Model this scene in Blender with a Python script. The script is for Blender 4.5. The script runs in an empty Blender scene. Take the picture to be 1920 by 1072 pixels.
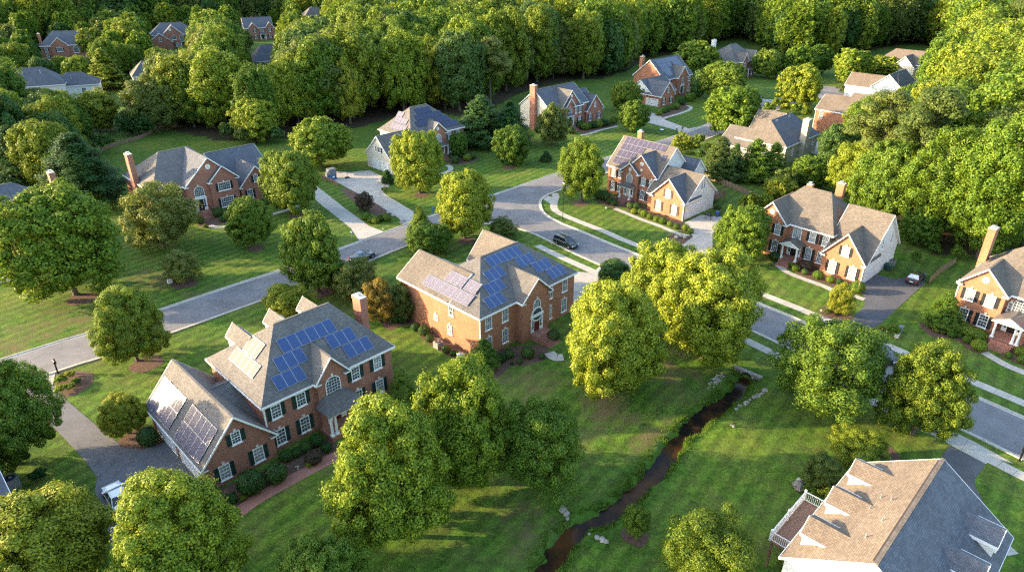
import bpy, math, random
import numpy as np
from mathutils import Vector, Matrix
R = math.radians
sc = bpy.context.scene
col = sc.collection
# ------------------------------------------------------------------ camera
CH = 49.0; TH = R(27.0); FPX = 1280.0
cam_d = bpy.data.cameras.new('camera'); cam = bpy.data.objects.new('camera', cam_d)
col.objects.link(cam)
cam.location = (0, 0, CH); cam.rotation_euler = (R(90) - TH, 0, 0)
cam_d.sensor_width = 36; cam_d.lens = 36 * FPX / 1920.0
cam_d.clip_start = 0.5; cam_d.clip_end = 5000
sc.camera = cam
# ------------------------------------------------------------------ light
SUN_AZ = 178.0; SUN_EL = 14.0
w = bpy.data.worlds.new('World'); sc.world = w; w.use_nodes = True
nt = w.node_tree; bg = nt.nodes['Background']
sky = nt.nodes.new('ShaderNodeTexSky'); sky.sky_type = 'NISHITA'; sky.sun_disc = False
sky.sun_elevation = R(SUN_EL); sky.sun_rotation = R(90 - SUN_AZ); sky.air_density = 1.0; sky.dust_density = 1.5
nt.links.new(sky.outputs[0], bg.inputs[0]); bg.inputs[1].default_value = 0.15
sd = bpy.data.lights.new('sun', 'SUN'); so = bpy.data.objects.new('sun', sd); col.objects.link(so)
sd.energy = 3.3; sd.angle = R(0.6); sd.color = (1.0, 0.74, 0.43)
dv = Vector((math.cos(R(SUN_AZ)) * math.cos(R(SUN_EL)), math.sin(R(SUN_AZ)) * math.cos(R(SUN_EL)), math.sin(R(SUN_EL))))
so.rotation_euler = dv.to_track_quat('Z', 'Y').to_euler(); so.location = (-60, 40, 80)
sc.view_settings.view_transform = 'Standard'; sc.view_settings.look = 'None'
sc.view_settings.exposure = 2.38; sc.view_settings.gamma = 1.0
sc.cycles.max_bounces = 6; sc.cycles.diffuse_bounces = 3; sc.cycles.glossy_bounces = 3
sc.cycles.transmission_bounces = 3; sc.cycles.transparent_max_bounces = 6; sc.cycles.volume_bounces = 0
sc.cycles.use_denoising = False; sc.cycles.pixel_filter_type = 'BLACKMAN_HARRIS'; sc.cycles.filter_width = 1.25
sc.cycles.sample_clamp_indirect = 4.0; sc.cycles.sample_clamp_direct = 5.0

def G(px, py, z=0.0):
    """pixel of the 1920x1072 photograph -> world point at height z"""
    x = (px - 960) / FPX; y = -(py - 536) / FPX
    d = (x, math.cos(TH) + y * math.sin(TH), -math.sin(TH) + y * math.cos(TH))
    t = (z - CH) / d[2]
    return Vector((d[0] * t, d[1] * t, z))
def proj(x, y, z):
    dz = z - CH
    f = y * math.cos(TH) - dz * math.sin(TH); u = y * math.sin(TH) + dz * math.cos(TH)
    return 960 + FPX * x / f, 536 - FPX * u / f
def depth(x, y, z=0): return y * math.cos(TH) - (z - CH) * math.sin(TH)

# ------------------------------------------------------------------ materials
MATS = {}
class NB:
    def __init__(s, name):
        s.m = bpy.data.materials.new(name); s.m.use_nodes = True; s.t = s.m.node_tree
        s.b = s.t.nodes['Principled BSDF']; s.out = s.t.nodes['Material Output']
        MATS[name] = s.m
    def n(s, typ, **k):
        q = s.t.nodes.new(typ)
        for a, v in k.items():
            if isinstance(v, tuple) and len(v) == 2 and hasattr(v[0], 'outputs'): v = v
            setattr(q, a, v)
        return q
    def l(s, a, b): s.t.links.new(a, b)
    def noise(s, vec, scale, detail=3, rough=0.6):
        q = s.n('ShaderNodeTexNoise'); q.inputs['Scale'].default_value = scale
        q.inputs['Detail'].default_value = detail; q.inputs['Roughness'].default_value = rough
        if vec is not None: s.l(vec, q.inputs['Vector'])
        return q.outputs['Fac']
    def ramp(s, fac, stops):
        q = s.n('ShaderNodeValToRGB'); e = q.color_ramp.elements
        while len(e) < len(stops): e.new(0.5)
        for i, (p, c) in enumerate(stops):
            e[i].position = p; e[i].color = (c[0], c[1], c[2], 1)
        s.l(fac, q.inputs[0]); return q.outputs[0]
    def mix(s, fac, a, b, mode='MIX'):
        q = s.n('ShaderNodeMix'); q.data_type = 'RGBA'; q.blend_type = mode
        for i, v in ((0, fac), (6, a), (7, b)):
            if hasattr(v, 'is_output'): s.l(v, q.inputs[i])
            elif isinstance(v, (int, float)): q.inputs[i].default_value = v
            else: q.inputs[i].default_value = (v[0], v[1], v[2], 1)
        return q.outputs[2]
    def math(s, op, a, b=0.0, c=0.0):
        q = s.n('ShaderNodeMath'); q.operation = op
        for i, v in enumerate((a, b, c)):
            if hasattr(v, 'is_output'): s.l(v, q.inputs[i])
            else: q.inputs[i].default_value = v
        return q.outputs[0]
    def bump(s, h, strength=0.3, dist=0.05):
        q = s.n('ShaderNodeBump'); q.inputs['Strength'].default_value = strength; q.inputs['Distance'].default_value = dist
        s.l(h, q.inputs['Height']); s.l(q.outputs[0], s.b.inputs['Normal'])
    def col(s, c): 
        if hasattr(c, 'is_output'): s.l(c, s.b.inputs['Base Color'])
        else: s.b.inputs['Base Color'].default_value = (c[0], c[1], c[2], 1)
    def set(s, rough=0.7, metal=0.0, spec=None, coat=None):
        s.b.inputs['Roughness'].default_value = rough; s.b.inputs['Metallic'].default_value = metal
        if spec is not None: s.b.inputs['Specular IOR Level'].default_value = spec
        if coat is not None: s.b.inputs['Coat Weight'].default_value = coat; s.b.inputs['Coat Roughness'].default_value = 0.05
        return s.m
    def uv(s): return s.n('ShaderNodeUVMap').outputs[0]
    def obj(s): return s.n('ShaderNodeTexCoord').outputs['Object']
    def pos(s): return s.n('ShaderNodeNewGeometry').outputs['Position']

def plain(name, c, rough=0.6, metal=0.0, var=0.12, spec=None, coat=None, scale=3.0):
    q = NB(name); f = q.noise(q.pos(), scale, 4)
    a = tuple(max(0, v * (1 - var)) for v in c); b = tuple(min(1, v * (1 + var)) for v in c)
    q.col(q.ramp(f, [(0.3, a), (0.7, b)])); return q.set(rough, metal, spec, coat)

def brick_mat(name, c1, c2, mortar):
    q = NB(name); uv = q.uv()
    bt = q.n('ShaderNodeTexBrick'); q.l(uv, bt.inputs['Vector']); bt.inputs['Scale'].default_value = 1.0
    bt.inputs['Brick Width'].default_value = 0.30; bt.inputs['Row Height'].default_value = 0.105
    bt.inputs['Mortar Size'].default_value = 0.012; bt.inputs['Mortar Smooth'].default_value = 0.3
    bt.inputs['Color1'].default_value = (*c1, 1); bt.inputs['Color2'].default_value = (*c2, 1); bt.inputs['Mortar'].default_value = (*mortar, 1)
    big = q.noise(q.pos(), 0.55, 4, 0.65)
    c = q.mix(q.ramp(big, [(0.3, (0, 0, 0)), (0.75, (1, 1, 1))]), bt.outputs['Color'], q.mix(0.5, bt.outputs['Color'], (c1[0] * .62, c1[1] * .6, c1[2] * .6)))
    fine = q.noise(uv, 9, 2); c = q.mix(0.35, c, q.ramp(fine, [(0.3, (0.12, 0.05, 0.03)), (0.7, (0.55, 0.33, 0.22))]), 'SOFT_LIGHT')
    q.col(c); q.bump(bt.outputs['Fac'], 0.35, -0.01); return q.set(0.85)
brick_mat('brick_red', (0.31, 0.122, 0.080), (0.41, 0.175, 0.115), (0.40, 0.31, 0.25))
brick_mat('brick_orange', (0.36, 0.148, 0.078), (0.46, 0.205, 0.110), (0.42, 0.29, 0.20))
brick_mat('paver_brick', (0.40, 0.17, 0.125), (0.50, 0.23, 0.17), (0.36, 0.26, 0.21))

def shingle(name, c1, c2):
    q = NB(name); uv = q.uv()
    bt = q.n('ShaderNodeTexBrick'); q.l(uv, bt.inputs['Vector']); bt.inputs['Scale'].default_value = 1.0
    bt.inputs['Brick Width'].default_value = 0.34; bt.inputs['Row Height'].default_value = 0.17
    bt.inputs['Mortar Size'].default_value = 0.012; bt.inputs['Mortar Smooth'].default_value = 0.2; bt.offset_frequency = 2
    bt.inputs['Color1'].default_value = (*c1, 1); bt.inputs['Color2'].default_value = (*c2, 1)
    bt.inputs['Mortar'].default_value = (c1[0] * .5, c1[1] * .5, c1[2] * .5, 1)
    big = q.noise(q.pos(), 0.35, 5, 0.7)
    c = q.mix(0.55, bt.outputs['Color'], q.ramp(big, [(0.25, (0.30, 0.29, 0.28)), (0.75, (0.72, 0.70, 0.68))]), 'SOFT_LIGHT')
    mp = q.n('ShaderNodeMapping'); mp.inputs['Scale'].default_value = (2.2, 0.25, 1); q.l(uv, mp.inputs[0])
    st = q.noise(mp.outputs[0], 1.0, 4, 0.7)
    c = q.mix(0.25, c, q.ramp(st, [(0.3, (0.2, 0.2, 0.2)), (0.7, (0.75, 0.75, 0.72))]), 'SOFT_LIGHT')
    q.col(c); q.bump(bt.outputs['Fac'], 0.5, -0.012); return q.set(0.9)
shingle('shingle_grey', (0.104, 0.099, 0.095), (0.156, 0.147, 0.139))
shingle('shingle_tan', (0.114, 0.099, 0.084), (0.166, 0.144, 0.120))
shingle('shingle_brown', (0.130, 0.104, 0.081), (0.186, 0.149, 0.116))
shingle('shingle_slate', (0.078, 0.087, 0.106), (0.118, 0.128, 0.152))
plain('metal_roof', (0.14, 0.13, 0.125), 0.45, 0.3)

def siding(name, c):
    q = NB(name); uv = q.uv()
    wv = q.n('ShaderNodeTexWave'); wv.wave_type = 'BANDS'; wv.bands_direction = 'Y'; wv.wave_profile = 'SAW'
    wv.inputs['Scale'].default_value = 1.3; q.l(uv, wv.inputs['Vector'])
    big = q.noise(q.pos(), 0.8, 4)
    q.col(q.ramp(big, [(0.3, tuple(v * .86 for v in c)), (0.7, c)])); q.bump(wv.outputs['Fac'], 0.5, 0.02); return q.set(0.6)
siding('siding_white', (0.74, 0.73, 0.71)); siding('siding_cream', (0.66, 0.60, 0.48)); siding('siding_beige', (0.42, 0.37, 0.29))
plain('white_trim', (0.80, 0.79, 0.76), 0.45, var=0.06)
plain('shutter_black', (0.022, 0.025, 0.028), 0.5); plain('shutter_green', (0.018, 0.045, 0.04), 0.5); plain('shutter_brown', (0.085, 0.062, 0.045), 0.55)
plain('door_red', (0.13, 0.018, 0.014), 0.35); plain('door_black', (0.015, 0.015, 0.017), 0.35)
plain('wrought_iron', (0.02, 0.02, 0.022), 0.4, 0.5); plain('galvanized', (0.45, 0.46, 0.47), 0.4, 0.7)
plain('stone_trim', (0.62, 0.56, 0.46), 0.8)
plain('vent_grey', (0.25, 0.25, 0.25), 0.5); plain('deck_wood', (0.21, 0.115, 0.075), 0.7); plain('fence_wood', (0.20, 0.135, 0.085), 0.85)
plain('stone_light', (0.30, 0.275, 0.235), 0.9, var=0.3, scale=2.0); plain('stone_grey', (0.17, 0.155, 0.135), 0.9, var=0.3, scale=4.0)
plain('rubber', (0.018, 0.018, 0.018), 0.85); plain('alloy', (0.5, 0.5, 0.51), 0.3, 0.9); plain('sign_white', (0.75, 0.76, 0.76), 0.4)
plain('bin_blue', (0.03, 0.09, 0.26), 0.45); plain('bin_grey', (0.16, 0.17, 0.19), 0.5); plain('bin_green', (0.03, 0.075, 0.07), 0.5)
plain('skin_tone', (0.45, 0.26, 0.17), 0.6); plain('cloth_white', (0.7, 0.7, 0.72), 0.8); plain('cloth_dark', (0.03, 0.035, 0.05), 0.8)
for nm, c in (('paint_black', (0.008, 0.010, 0.014)), ('paint_navy', (0.008, 0.02, 0.04)), ('paint_white', (0.72, 0.73, 0.74)), ('paint_graphite', (0.03, 0.032, 0.036))):
    plain(nm, c, 0.28, 0.0, 0.03, coat=1.0)
plain('tail_red', (0.35, 0.01, 0.01), 0.25); plain('lamp_clear', (0.7, 0.72, 0.75), 0.15)
q = NB('car_glass'); q.col((0.012, 0.018, 0.028)); q.set(0.04, spec=0.9)
q = NB('pane'); f = q.noise(q.pos(), 0.9, 3)
q.col(q.ramp(f, [(0.35, (0.025, 0.035, 0.045)), (0.7, (0.10, 0.12, 0.14))])); q.set(0.06, spec=0.8)
q = NB('pane_blind'); uv = q.uv(); wv = q.n('ShaderNodeTexWave'); wv.bands_direction = 'Y'; wv.inputs['Scale'].default_value = 4.0; q.l(uv, wv.inputs[0])
q.col(q.ramp(wv.outputs['Fac'], [(0.2, (0.17, 0.18, 0.18)), (0.8, (0.34, 0.34, 0.33))])); q.set(0.08, spec=0.7)
# photovoltaic glass: cells 6 x 10 per panel, UV runs 0..1 over each panel
def solar(name, c1, c2, line, rough=0.12):
    q = NB(name); uv = q.uv(); mp = q.n('ShaderNodeMapping'); mp.inputs['Scale'].default_value = (6, 10, 1); q.l(uv, mp.inputs[0])
    bt = q.n('ShaderNodeTexBrick'); bt.offset = 0.0; q.l(mp.outputs[0], bt.inputs['Vector']); bt.inputs['Scale'].default_value = 1.0
    bt.inputs['Brick Width'].default_value = 1.0; bt.inputs['Row Height'].default_value = 1.0; bt.inputs['Mortar Size'].default_value = 0.035
    bt.inputs['Color1'].default_value = (*c1, 1); bt.inputs['Color2'].default_value = (*c2, 1); bt.inputs['Mortar'].default_value = (*line, 1)
    q.col(bt.outputs['Color']); q.set(rough, spec=0.6 if rough < .2 else 0.18); q.b.inputs['Coat Weight'].default_value = 0.3 if rough < .2 else 0.04; q.b.inputs['Coat Roughness'].default_value = rough
solar('solar_blue', (0.008, 0.032, 0.115), (0.012, 0.044, 0.155), (0.13, 0.19, 0.32))
solar('solar_dark', (0.012, 0.02, 0.055), (0.018, 0.026, 0.07), (0.03, 0.04, 0.08))
solar('solar_grey', (0.095, 0.09, 0.13), (0.125, 0.115, 0.155), (0.42, 0.40, 0.42), 0.35)
solar('solar_pale', (0.115, 0.102, 0.10), (0.135, 0.12, 0.117), (0.24, 0.22, 0.215), 0.6)
solar('solar_violet', (0.03, 0.032, 0.085), (0.085, 0.078, 0.12), (0.30, 0.28, 0.28), 0.42)
solar('solar_plum', (0.045, 0.04, 0.07), (0.065, 0.055, 0.09), (0.20, 0.19, 0.21), 0.3)
plain('panel_frame', (0.45, 0.47, 0.50), 0.35, 0.6); plain('panel_frame_black', (0.03, 0.03, 0.035), 0.4, 0.3)

def asphalt(name, c, crack=True):
    q = NB(name); p = q.pos()
    f1 = q.noise(p, 0.22, 7, 0.72); f2 = q.noise(p, 14, 2, 0.6)
    a = tuple(v * .70 for v in c); b = tuple(v * 1.28 for v in c)
    cc = q.ramp(f1, [(0.3, a), (0.7, b)]); cc = q.mix(0.5, cc, q.ramp(f2, [(0.3, (0.3, 0.3, 0.3)), (0.7, (0.7, 0.7, 0.7))]), 'SOFT_LIGHT')
    if crack:
        vo = q.n('ShaderNodeTexVoronoi'); vo.feature = 'DISTANCE_TO_EDGE'; vo.inputs['Scale'].default_value = 0.11
        wn = q.n('ShaderNodeTexNoise'); wn.inputs['Scale'].default_value = 0.5; wn.inputs['Detail'].default_value = 5; q.l(p, wn.inputs[0])
        ad = q.n('ShaderNodeVectorMath'); ad.operation = 'MULTIPLY_ADD'; q.l(wn.outputs['Color'], ad.inputs[0]); ad.inputs[1].default_value = (5, 5, 5); q.l(p, ad.inputs[2])
        q.l(ad.outputs[0], vo.inputs['Vector'])
        m = q.ramp(vo.outputs['Distance'], [(0.0, (1, 1, 1)), (0.010, (0, 0, 0))]); cc = q.mix(q.math('MULTIPLY', m, 0.55), cc, tuple(v * .35 for v in c))
    q.col(cc); q.bump(f2, 0.2, 0.01); return q.set(0.92)
asphalt('road_asphalt', (0.178, 0.170, 0.170)); asphalt('drive_asphalt', (0.085, 0.088, 0.098)); asphalt('drive_asphalt_worn', (0.125, 0.125, 0.13))
def concrete(name, c, joint=1.5):
    q = NB(name); p = q.pos(); uv = q.uv()
    f1 = q.noise(p, 0.45, 5, 0.7); cc = q.ramp(f1, [(0.3, tuple(v * .80 for v in c)), (0.7, tuple(min(1, v * 1.12) for v in c))])
    f2 = q.noise(p, 6, 3); cc = q.mix(0.35, cc, q.ramp(f2, [(0.3, (0.32, 0.32, 0.32)), (0.7, (0.68, 0.68, 0.68))]), 'SOFT_LIGHT')
    bt = q.n('ShaderNodeTexBrick'); bt.offset = 0.0; q.l(uv, bt.inputs['Vector']); bt.inputs['Scale'].default_value = 1.0
    bt.inputs['Brick Width'].default_value = joint; bt.inputs['Row Height'].default_value = joint * 2 if joint > 2 else 50.0; bt.inputs['Mortar Size'].default_value = 0.03
    cc = q.mix(bt.outputs['Fac'], cc, tuple(v * .5 for v in c)); q.col(cc); return q.set(0.9)
concrete('sidewalk_concrete', (0.44, 0.40, 0.34)); concrete('drive_concrete', (0.42, 0.385, 0.335), 3.2); concrete('kerb_concrete', (0.46, 0.42, 0.35), 3.0)
q = NB('mulch'); p = q.pos(); f = q.noise(p, 2.2, 6, 0.75)
q.col(q.ramp(f, [(0.3, (0.055, 0.03, 0.02)), (0.7, (0.155, 0.085, 0.055))])); q.bump(f, 0.6, 0.05); q.set(0.95)
q = NB('creek_water'); p = q.pos(); f = q.noise(p, 0.25, 3)
q.col(q.ramp(f, [(0.42, (0.014, 0.011, 0.009)), (0.62, (0.075, 0.034, 0.012))])); f2 = q.noise(p, 2.5, 3); q.bump(f2, 0.12, 0.03); q.set(0.10, spec=0.25); q.b.inputs['IOR'].default_value = 1.33

# ground: lawn, woodland floor, dry patches, creek banks (vertex colours carry what lies where)
q = NB('lawn'); p = q.pos()
at = q.n('ShaderNodeVertexColor'); at.layer_name = 'zones'; sep = q.n('ShaderNodeSeparateColor'); q.l(at.outputs[0], sep.inputs[0])
f1 = q.noise(p, 0.07, 5, 0.6); f2 = q.noise(p, 0.9, 5, 0.7); f3 = q.noise(p, 7.0, 3, 0.7)
g = q.ramp(f1, [(0.32, (0.046, 0.108, 0.013)), (0.5, (0.070, 0.138, 0.017)), (0.68, (0.118, 0.165, 0.022))])
g = q.mix(0.85, g, q.ramp(f2, [(0.32, (0.20, 0.22, 0.22)), (0.68, (0.80, 0.76, 0.62))]), 'SOFT_LIGHT')
f4 = q.noise(p, 0.28, 6, 0.72); g = q.mix(q.ramp(f4, [(0.50, (0, 0, 0)), (0.72, (.55, .55, .55))]), g, (0.130, 0.135, 0.034))
f5 = q.noise(p, 2.6, 4, 0.7); g = q.mix(0.7, g, q.ramp(f5, [(0.3, (0.24, 0.24, 0.24)), (0.7, (0.76, 0.76, 0.72))]), 'SOFT_LIGHT')
g = q.mix(0.8, g, q.ramp(f3, [(0.28, (0.20, 0.2, 0.2)), (0.72, (0.80, 0.8, 0.8))]), 'SOFT_LIGHT')
# mowing stripes, real passes of the mower, running along the 45 degree lot grid
mp = q.n('ShaderNodeMapping'); mp.inputs['Rotation'].default_value = (0, 0, R(38)); q.l(p, mp.inputs[0])
wn = q.n('ShaderNodeTexWave'); wn.bands_direction = 'X'; wn.inputs['Scale'].default_value = 0.17; wn.inputs['Distortion'].default_value = 1.2; wn.inputs['Detail'].default_value = 1.0; wn.inputs['Detail Scale'].default_value = 0.25; q.l(mp.outputs[0], wn.inputs[0])
g = q.mix(0.42, g, q.ramp(wn.outputs['Fac'], [(0.3, (0.30, 0.32, 0.3)), (0.7, (0.72, 0.72, 0.66))]), 'SOFT_LIGHT')
fd = q.noise(p, 0.22, 5, 0.75)
dry = q.mix(f2, (0.16, 0.11, 0.055), (0.11, 0.105, 0.04))
g = q.mix(q.math('MULTIPLY', sep.outputs[1], q.ramp(fd, [(0.42, (0, 0, 0)), (0.60, (1, 1, 1))])), g, dry)
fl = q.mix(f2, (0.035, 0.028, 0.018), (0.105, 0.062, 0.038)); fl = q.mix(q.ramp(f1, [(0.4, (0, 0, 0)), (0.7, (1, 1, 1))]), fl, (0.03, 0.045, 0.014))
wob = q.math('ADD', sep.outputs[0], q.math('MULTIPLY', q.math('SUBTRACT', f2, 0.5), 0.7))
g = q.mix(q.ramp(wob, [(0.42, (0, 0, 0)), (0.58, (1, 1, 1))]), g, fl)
lush = q.mix(f3, (0.028, 0.085, 0.010), (0.085, 0.17, 0.022))
g = q.mix(q.math('MULTIPLY', sep.outputs[2], 0.8), g, lush)
q.col(g); q.bump(q.math('ADD', f3, q.math('MULTIPLY', f2, 1.5)), 0.9, 0.06); q.set(0.95, spec=0.15)

def leaf(name, a, b, c, trans=0.26):
    q = NB(name); geo = q.n('ShaderNodeNewGeometry'); oi = q.n('ShaderNodeObjectInfo')
    f = q.noise(q.obj(), 0.6, 3); r = q.math('ADD', q.math('MULTIPLY', geo.outputs['Random Per Island'], 0.62), q.math('MULTIPLY', f, 0.5))
    cc = q.ramp(r, [(0.18, a), (0.5, b), (0.85, c)])
    hs = q.n('ShaderNodeHueSaturation'); q.l(cc, hs.inputs['Color'])
    q.l(q.math('ADD', q.math('MULTIPLY', oi.outputs['Random'], 0.050), 0.474), hs.inputs['Hue'])
    q.l(q.math('ADD', q.math('MULTIPLY', oi.outputs['Random'], -0.55), 1.25), hs.inputs['Value'])
    q.b.inputs['Roughness'].default_value = 0.6; q.b.inputs['Specular IOR Level'].default_value = 0.2
    q.col(hs.outputs[0]); tr = q.n('ShaderNodeBsdfTranslucent'); q.l(q.mix(0.5, hs.outputs[0], (0.30, 0.34, 0.02)), tr.inputs[0])
    mx = q.n('ShaderNodeMixShader'); mx.inputs[0].default_value = trans; q.l(q.b.outputs[0], mx.inputs[1]); q.l(tr.outputs[0], mx.inputs[2])
    q.l(mx.outputs[0], q.out.inputs[0]); return q.m
leaf('leaf_green', (0.034, 0.082, 0.010), (0.088, 0.168, 0.018), (0.185, 0.265, 0.030))
leaf('leaf_bright', (0.052, 0.108, 0.010), (0.122, 0.205, 0.018), (0.260, 0.330, 0.030))
leaf('leaf_gold', (0.072, 0.125, 0.012), (0.155, 0.215, 0.020), (0.300, 0.320, 0.030))
leaf('leaf_dark', (0.018, 0.055, 0.015), (0.038, 0.098, 0.022), (0.075, 0.150, 0.030), 0.2)
leaf('leaf_olive', (0.055, 0.088, 0.022), (0.105, 0.150, 0.030), (0.175, 0.205, 0.045), 0.22)
leaf('leaf_rust', (0.080, 0.115, 0.018), (0.180, 0.160, 0.028), (0.400, 0.180, 0.050))
leaf('leaf_purple', (0.045, 0.028, 0.028), (0.080, 0.050, 0.042), (0.130, 0.090, 0.045), 0.15)
plain('bark', (0.10, 0.078, 0.06), 0.95, var=0.35, scale=6)

# ------------------------------------------------------------------ mesh helper
class MB:
    def __init__(s): s.v = []; s.f = []; s.m = []; s.mats = []; s.uvs = []
    def mi(s, mat):
        if mat not in s.mats: s.mats.append(mat)
        return s.mats.index(mat)
    def face(s, pts, mat, uv=None):
        i = len(s.v); s.v += [tuple(p) for p in pts]; s.f.append(tuple(range(i, i + len(pts)))); s.m.append(s.mi(mat)); s.uvs.append(uv)
    def box(s, x0, x1, y0, y1, z0, z1, mat, T=None, skip=''):
        P = [(x0, y0, z0), (x1, y0, z0), (x1, y1, z0), (x0, y1, z0), (x0, y0, z1), (x1, y0, z1), (x1, y1, z1), (x0, y1, z1)]
        if T is not None: P = [tuple(T @ Vector(p)) for p in P]
        for nm, q in (('d', (3, 2, 1, 0)), ('t', (4, 5, 6, 7)), ('f', (0, 1, 5, 4)), ('r', (1, 2, 6, 5)), ('b', (2, 3, 7, 6)), ('l', (3, 0, 4, 7))):
            if nm not in skip: s.face([P[k] for k in q], mat)
    def cyl(s, c, r0, r1, z0, z1, mat, n=12, cap=True, T=None):
        A = [(c[0] + r0 * math.cos(2 * math.pi * k / n), c[1] + r0 * math.sin(2 * math.pi * k / n), z0) for k in range(n)]
        B = [(c[0] + r1 * math.cos(2 * math.pi * k / n), c[1] + r1 * math.sin(2 * math.pi * k / n), z1) for k in range(n)]
        if T is not None: A = [tuple(T @ Vector(p)) for p in A]; B = [tuple(T @ Vector(p)) for p in B]
        for k in range(n): s.face([A[k], A[(k + 1) % n], B[(k + 1) % n], B[k]], mat)
        if cap: s.face(B, mat); s.face(A[::-1], mat)
    def bar(s, a, b, r, mat, n=6, r2=None):
        a = Vector(a); b = Vector(b); d = b - a
        M = Matrix.Translation(a) @ d.to_track_quat('Z', 'Y').to_matrix().to_4x4()
        s.cyl((0, 0), r, r if r2 is None else r2, 0, d.length, mat, n, True, M)
    def build(s, name, parent=None, smooth=False):
        me = bpy.data.meshes.new(name); me.from_pydata(s.v, [], s.f)
        for m in s.mats: me.materials.append(MATS[m])
        me.polygons.foreach_set('material_index', s.m)
        uvl = me.uv_layers.new(name='UVMap'); data = np.zeros((len(me.loops), 2), dtype=np.float32); k = 0
        for fi, f in enumerate(s.f):
            if s.uvs[fi] is not None:
                for j in range(len(f)): data[k + j] = s.uvs[fi][j]
            else:
                n = me.polygons[fi].normal
                u = Vector((-n.y, n.x, 0))
                if u.length < 0.15: u = Vector((0.7071, 0.7071, 0)); 
                u.normalize(); v = n.cross(u)
                for j, vi in enumerate(f):
                    p = Vector(s.v[vi]); data[k + j] = (p.dot(u), p.dot(v))
            k += len(f)
        uvl.data.foreach_set('uv', data.ravel())
        if smooth: me.polygons.foreach_set('use_smooth', [True] * len(me.polygons))
        o = bpy.data.objects.new(name, me); col.objects.link(o)
        if parent: o.parent = parent
        return o

def tag(o, label=None, cat=None, group=None, kind=None):
    if label: o['label'] = label
    if cat: o['category'] = cat
    if group: o['group'] = group
    if kind: o['kind'] = kind
    return o
def empty(name, loc, rz=0, label=None, cat=None, group=None):
    o = bpy.data.objects.new(name, None); o.empty_display_size = 0.5; col.objects.link(o); o.location = loc; o.rotation_euler = (0, 0, rz)
    return tag(o, label, cat, group)
def copy_tree(o, parent=None):
    c = o.copy(); col.objects.link(c); c.parent = parent
    for ch in list(o.children): copy_tree(ch, c)
    return c
def link_mesh(name, me, parent, loc=(0, 0, 0), rz=0, scale=(1, 1, 1)):
    o = bpy.data.objects.new(name, me); col.objects.link(o); o.parent = parent; o.location = loc; o.rotation_euler = (0, 0, rz); o.scale = scale
    return o
def inside(x, y, poly):
    c = False; n = len(poly); j = n - 1
    for i in range(n):
        xi, yi = poly[i][0], poly[i][1]; xj, yj = poly[j][0], poly[j][1]
        if (yi > y) != (yj > y) and x < (xj - xi) * (y - yi) / (yj - yi) + xi: c = not c
        j = i
    return c
# ------------------------------------------------------------------ ground, roads, creek
def smooth_line(pts, n=6):
    out = []; P = [Vector((p[0], p[1], 0)) for p in pts]; P = [P[0] * 2 - P[1]] + P + [P[-1] * 2 - P[-2]]
    for i in range(1, len(P) - 2):
        for k in range(n):
            t = k / n; a, b, c, d = P[i - 1:i + 3]
            out.append(0.5 * ((2 * b) + (c - a) * t + (2 * a - 5 * b + 4 * c - d) * t * t + (3 * b - a - 3 * c + d) * t ** 3))
    out.append(P[-2]); return out
def gl(px, z=0): return [G(a, b, z) for a, b in px]
WA, WB = G(1381, 688, 0.3), G(1424, 706, 0.3); WM = (WA + WB) / 2; WN = Vector((-(WB - WA).y, (WB - WA).x, 0)).normalized()
if WN.y > 0: WN = -WN
creek = smooth_line([tuple(WM - WN * 1.0)[:2]] + [tuple(WM + WN * 0.6)[:2]] + [tuple(G(a, b, -0.5))[:2] for a, b in [ (1385, 730), (1360, 752), (1325, 778), (1290, 806), (1262, 836), (1238, 872), (1212, 905), (1180, 935), (1140, 968), (1095, 990), (1060, 1015), (1030, 1060), (1005, 1110), (985, 1180)]])
cr = np.array([(p.x, p.y) for p in creek])
crw = 0.64 * np.interp(np.arange(len(cr)), np.linspace(0, len(cr) - 1, 16), [0.8, 0.8, 0.9, 1.25, 1.15, 0.8, 0.95, 1.1, 0.95, 0.85, 0.8, 0.9, 1.05, 0.95, 1.0, 1.1])
def creek_d(X, Y):
    """distance to the creek centre line (numpy)"""
    best = np.full(X.shape, 1e9); wb = np.ones(X.shape)
    for i in range(len(cr) - 1):
        a = cr[i]; d = cr[i + 1] - a; L = d @ d
        t = np.clip(((X - a[0]) * d[0] + (Y - a[1]) * d[1]) / L, 0, 1)
        q = np.hypot(X - a[0] - t * d[0], Y - a[1] - t * d[1]); m = q < best
        best = np.where(m, q, best); wb = np.where(m, crw[i], wb)
    return best, wb
def vnoise(X, Y, s, seed=0):
    X = X / s; Y = Y / s; xi = np.floor(X).astype(int); yi = np.floor(Y).astype(int); fx = X - xi; fy = Y - yi
    fx = fx * fx * (3 - 2 * fx); fy = fy * fy * (3 - 2 * fy)
    def h(a, b): return np.modf(np.abs(np.sin(a * 127.1 + b * 311.7 + seed * 74.7) * 43758.5453))[0]
    return (h(xi, yi) * (1 - fx) + h(xi + 1, yi) * fx) * (1 - fy) + (h(xi, yi + 1) * (1 - fx) + h(xi + 1, yi + 1) * fx) * fy
def ground_z(X, Y):
    X = np.asarray(X, float); Y = np.asarray(Y, float)
    d, w_ = creek_d(X, Y)
    n = vnoise(X, Y, 1.6, 3) * 0.75 + vnoise(X, Y, 0.6, 5) * 0.65 - 0.7
    e = (d + n * 0.9) - w_
    t = np.clip((e + 0.25) / 1.0, 0, 1); t = t * t * (3 - 2 * t)
    z = -0.95 * (1 - t)
    t2 = np.clip((d - w_) / 6.0, 0, 1); z = z - 0.22 * (1 - t2) ** 2 * t
    s = (X - WM.x) * WN.x + (Y - WM.y) * WN.y; z = z * np.clip(s / 0.25 + 0.5, 0, 1)
    return np.where(d > 9, 0.0, z)
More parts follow.
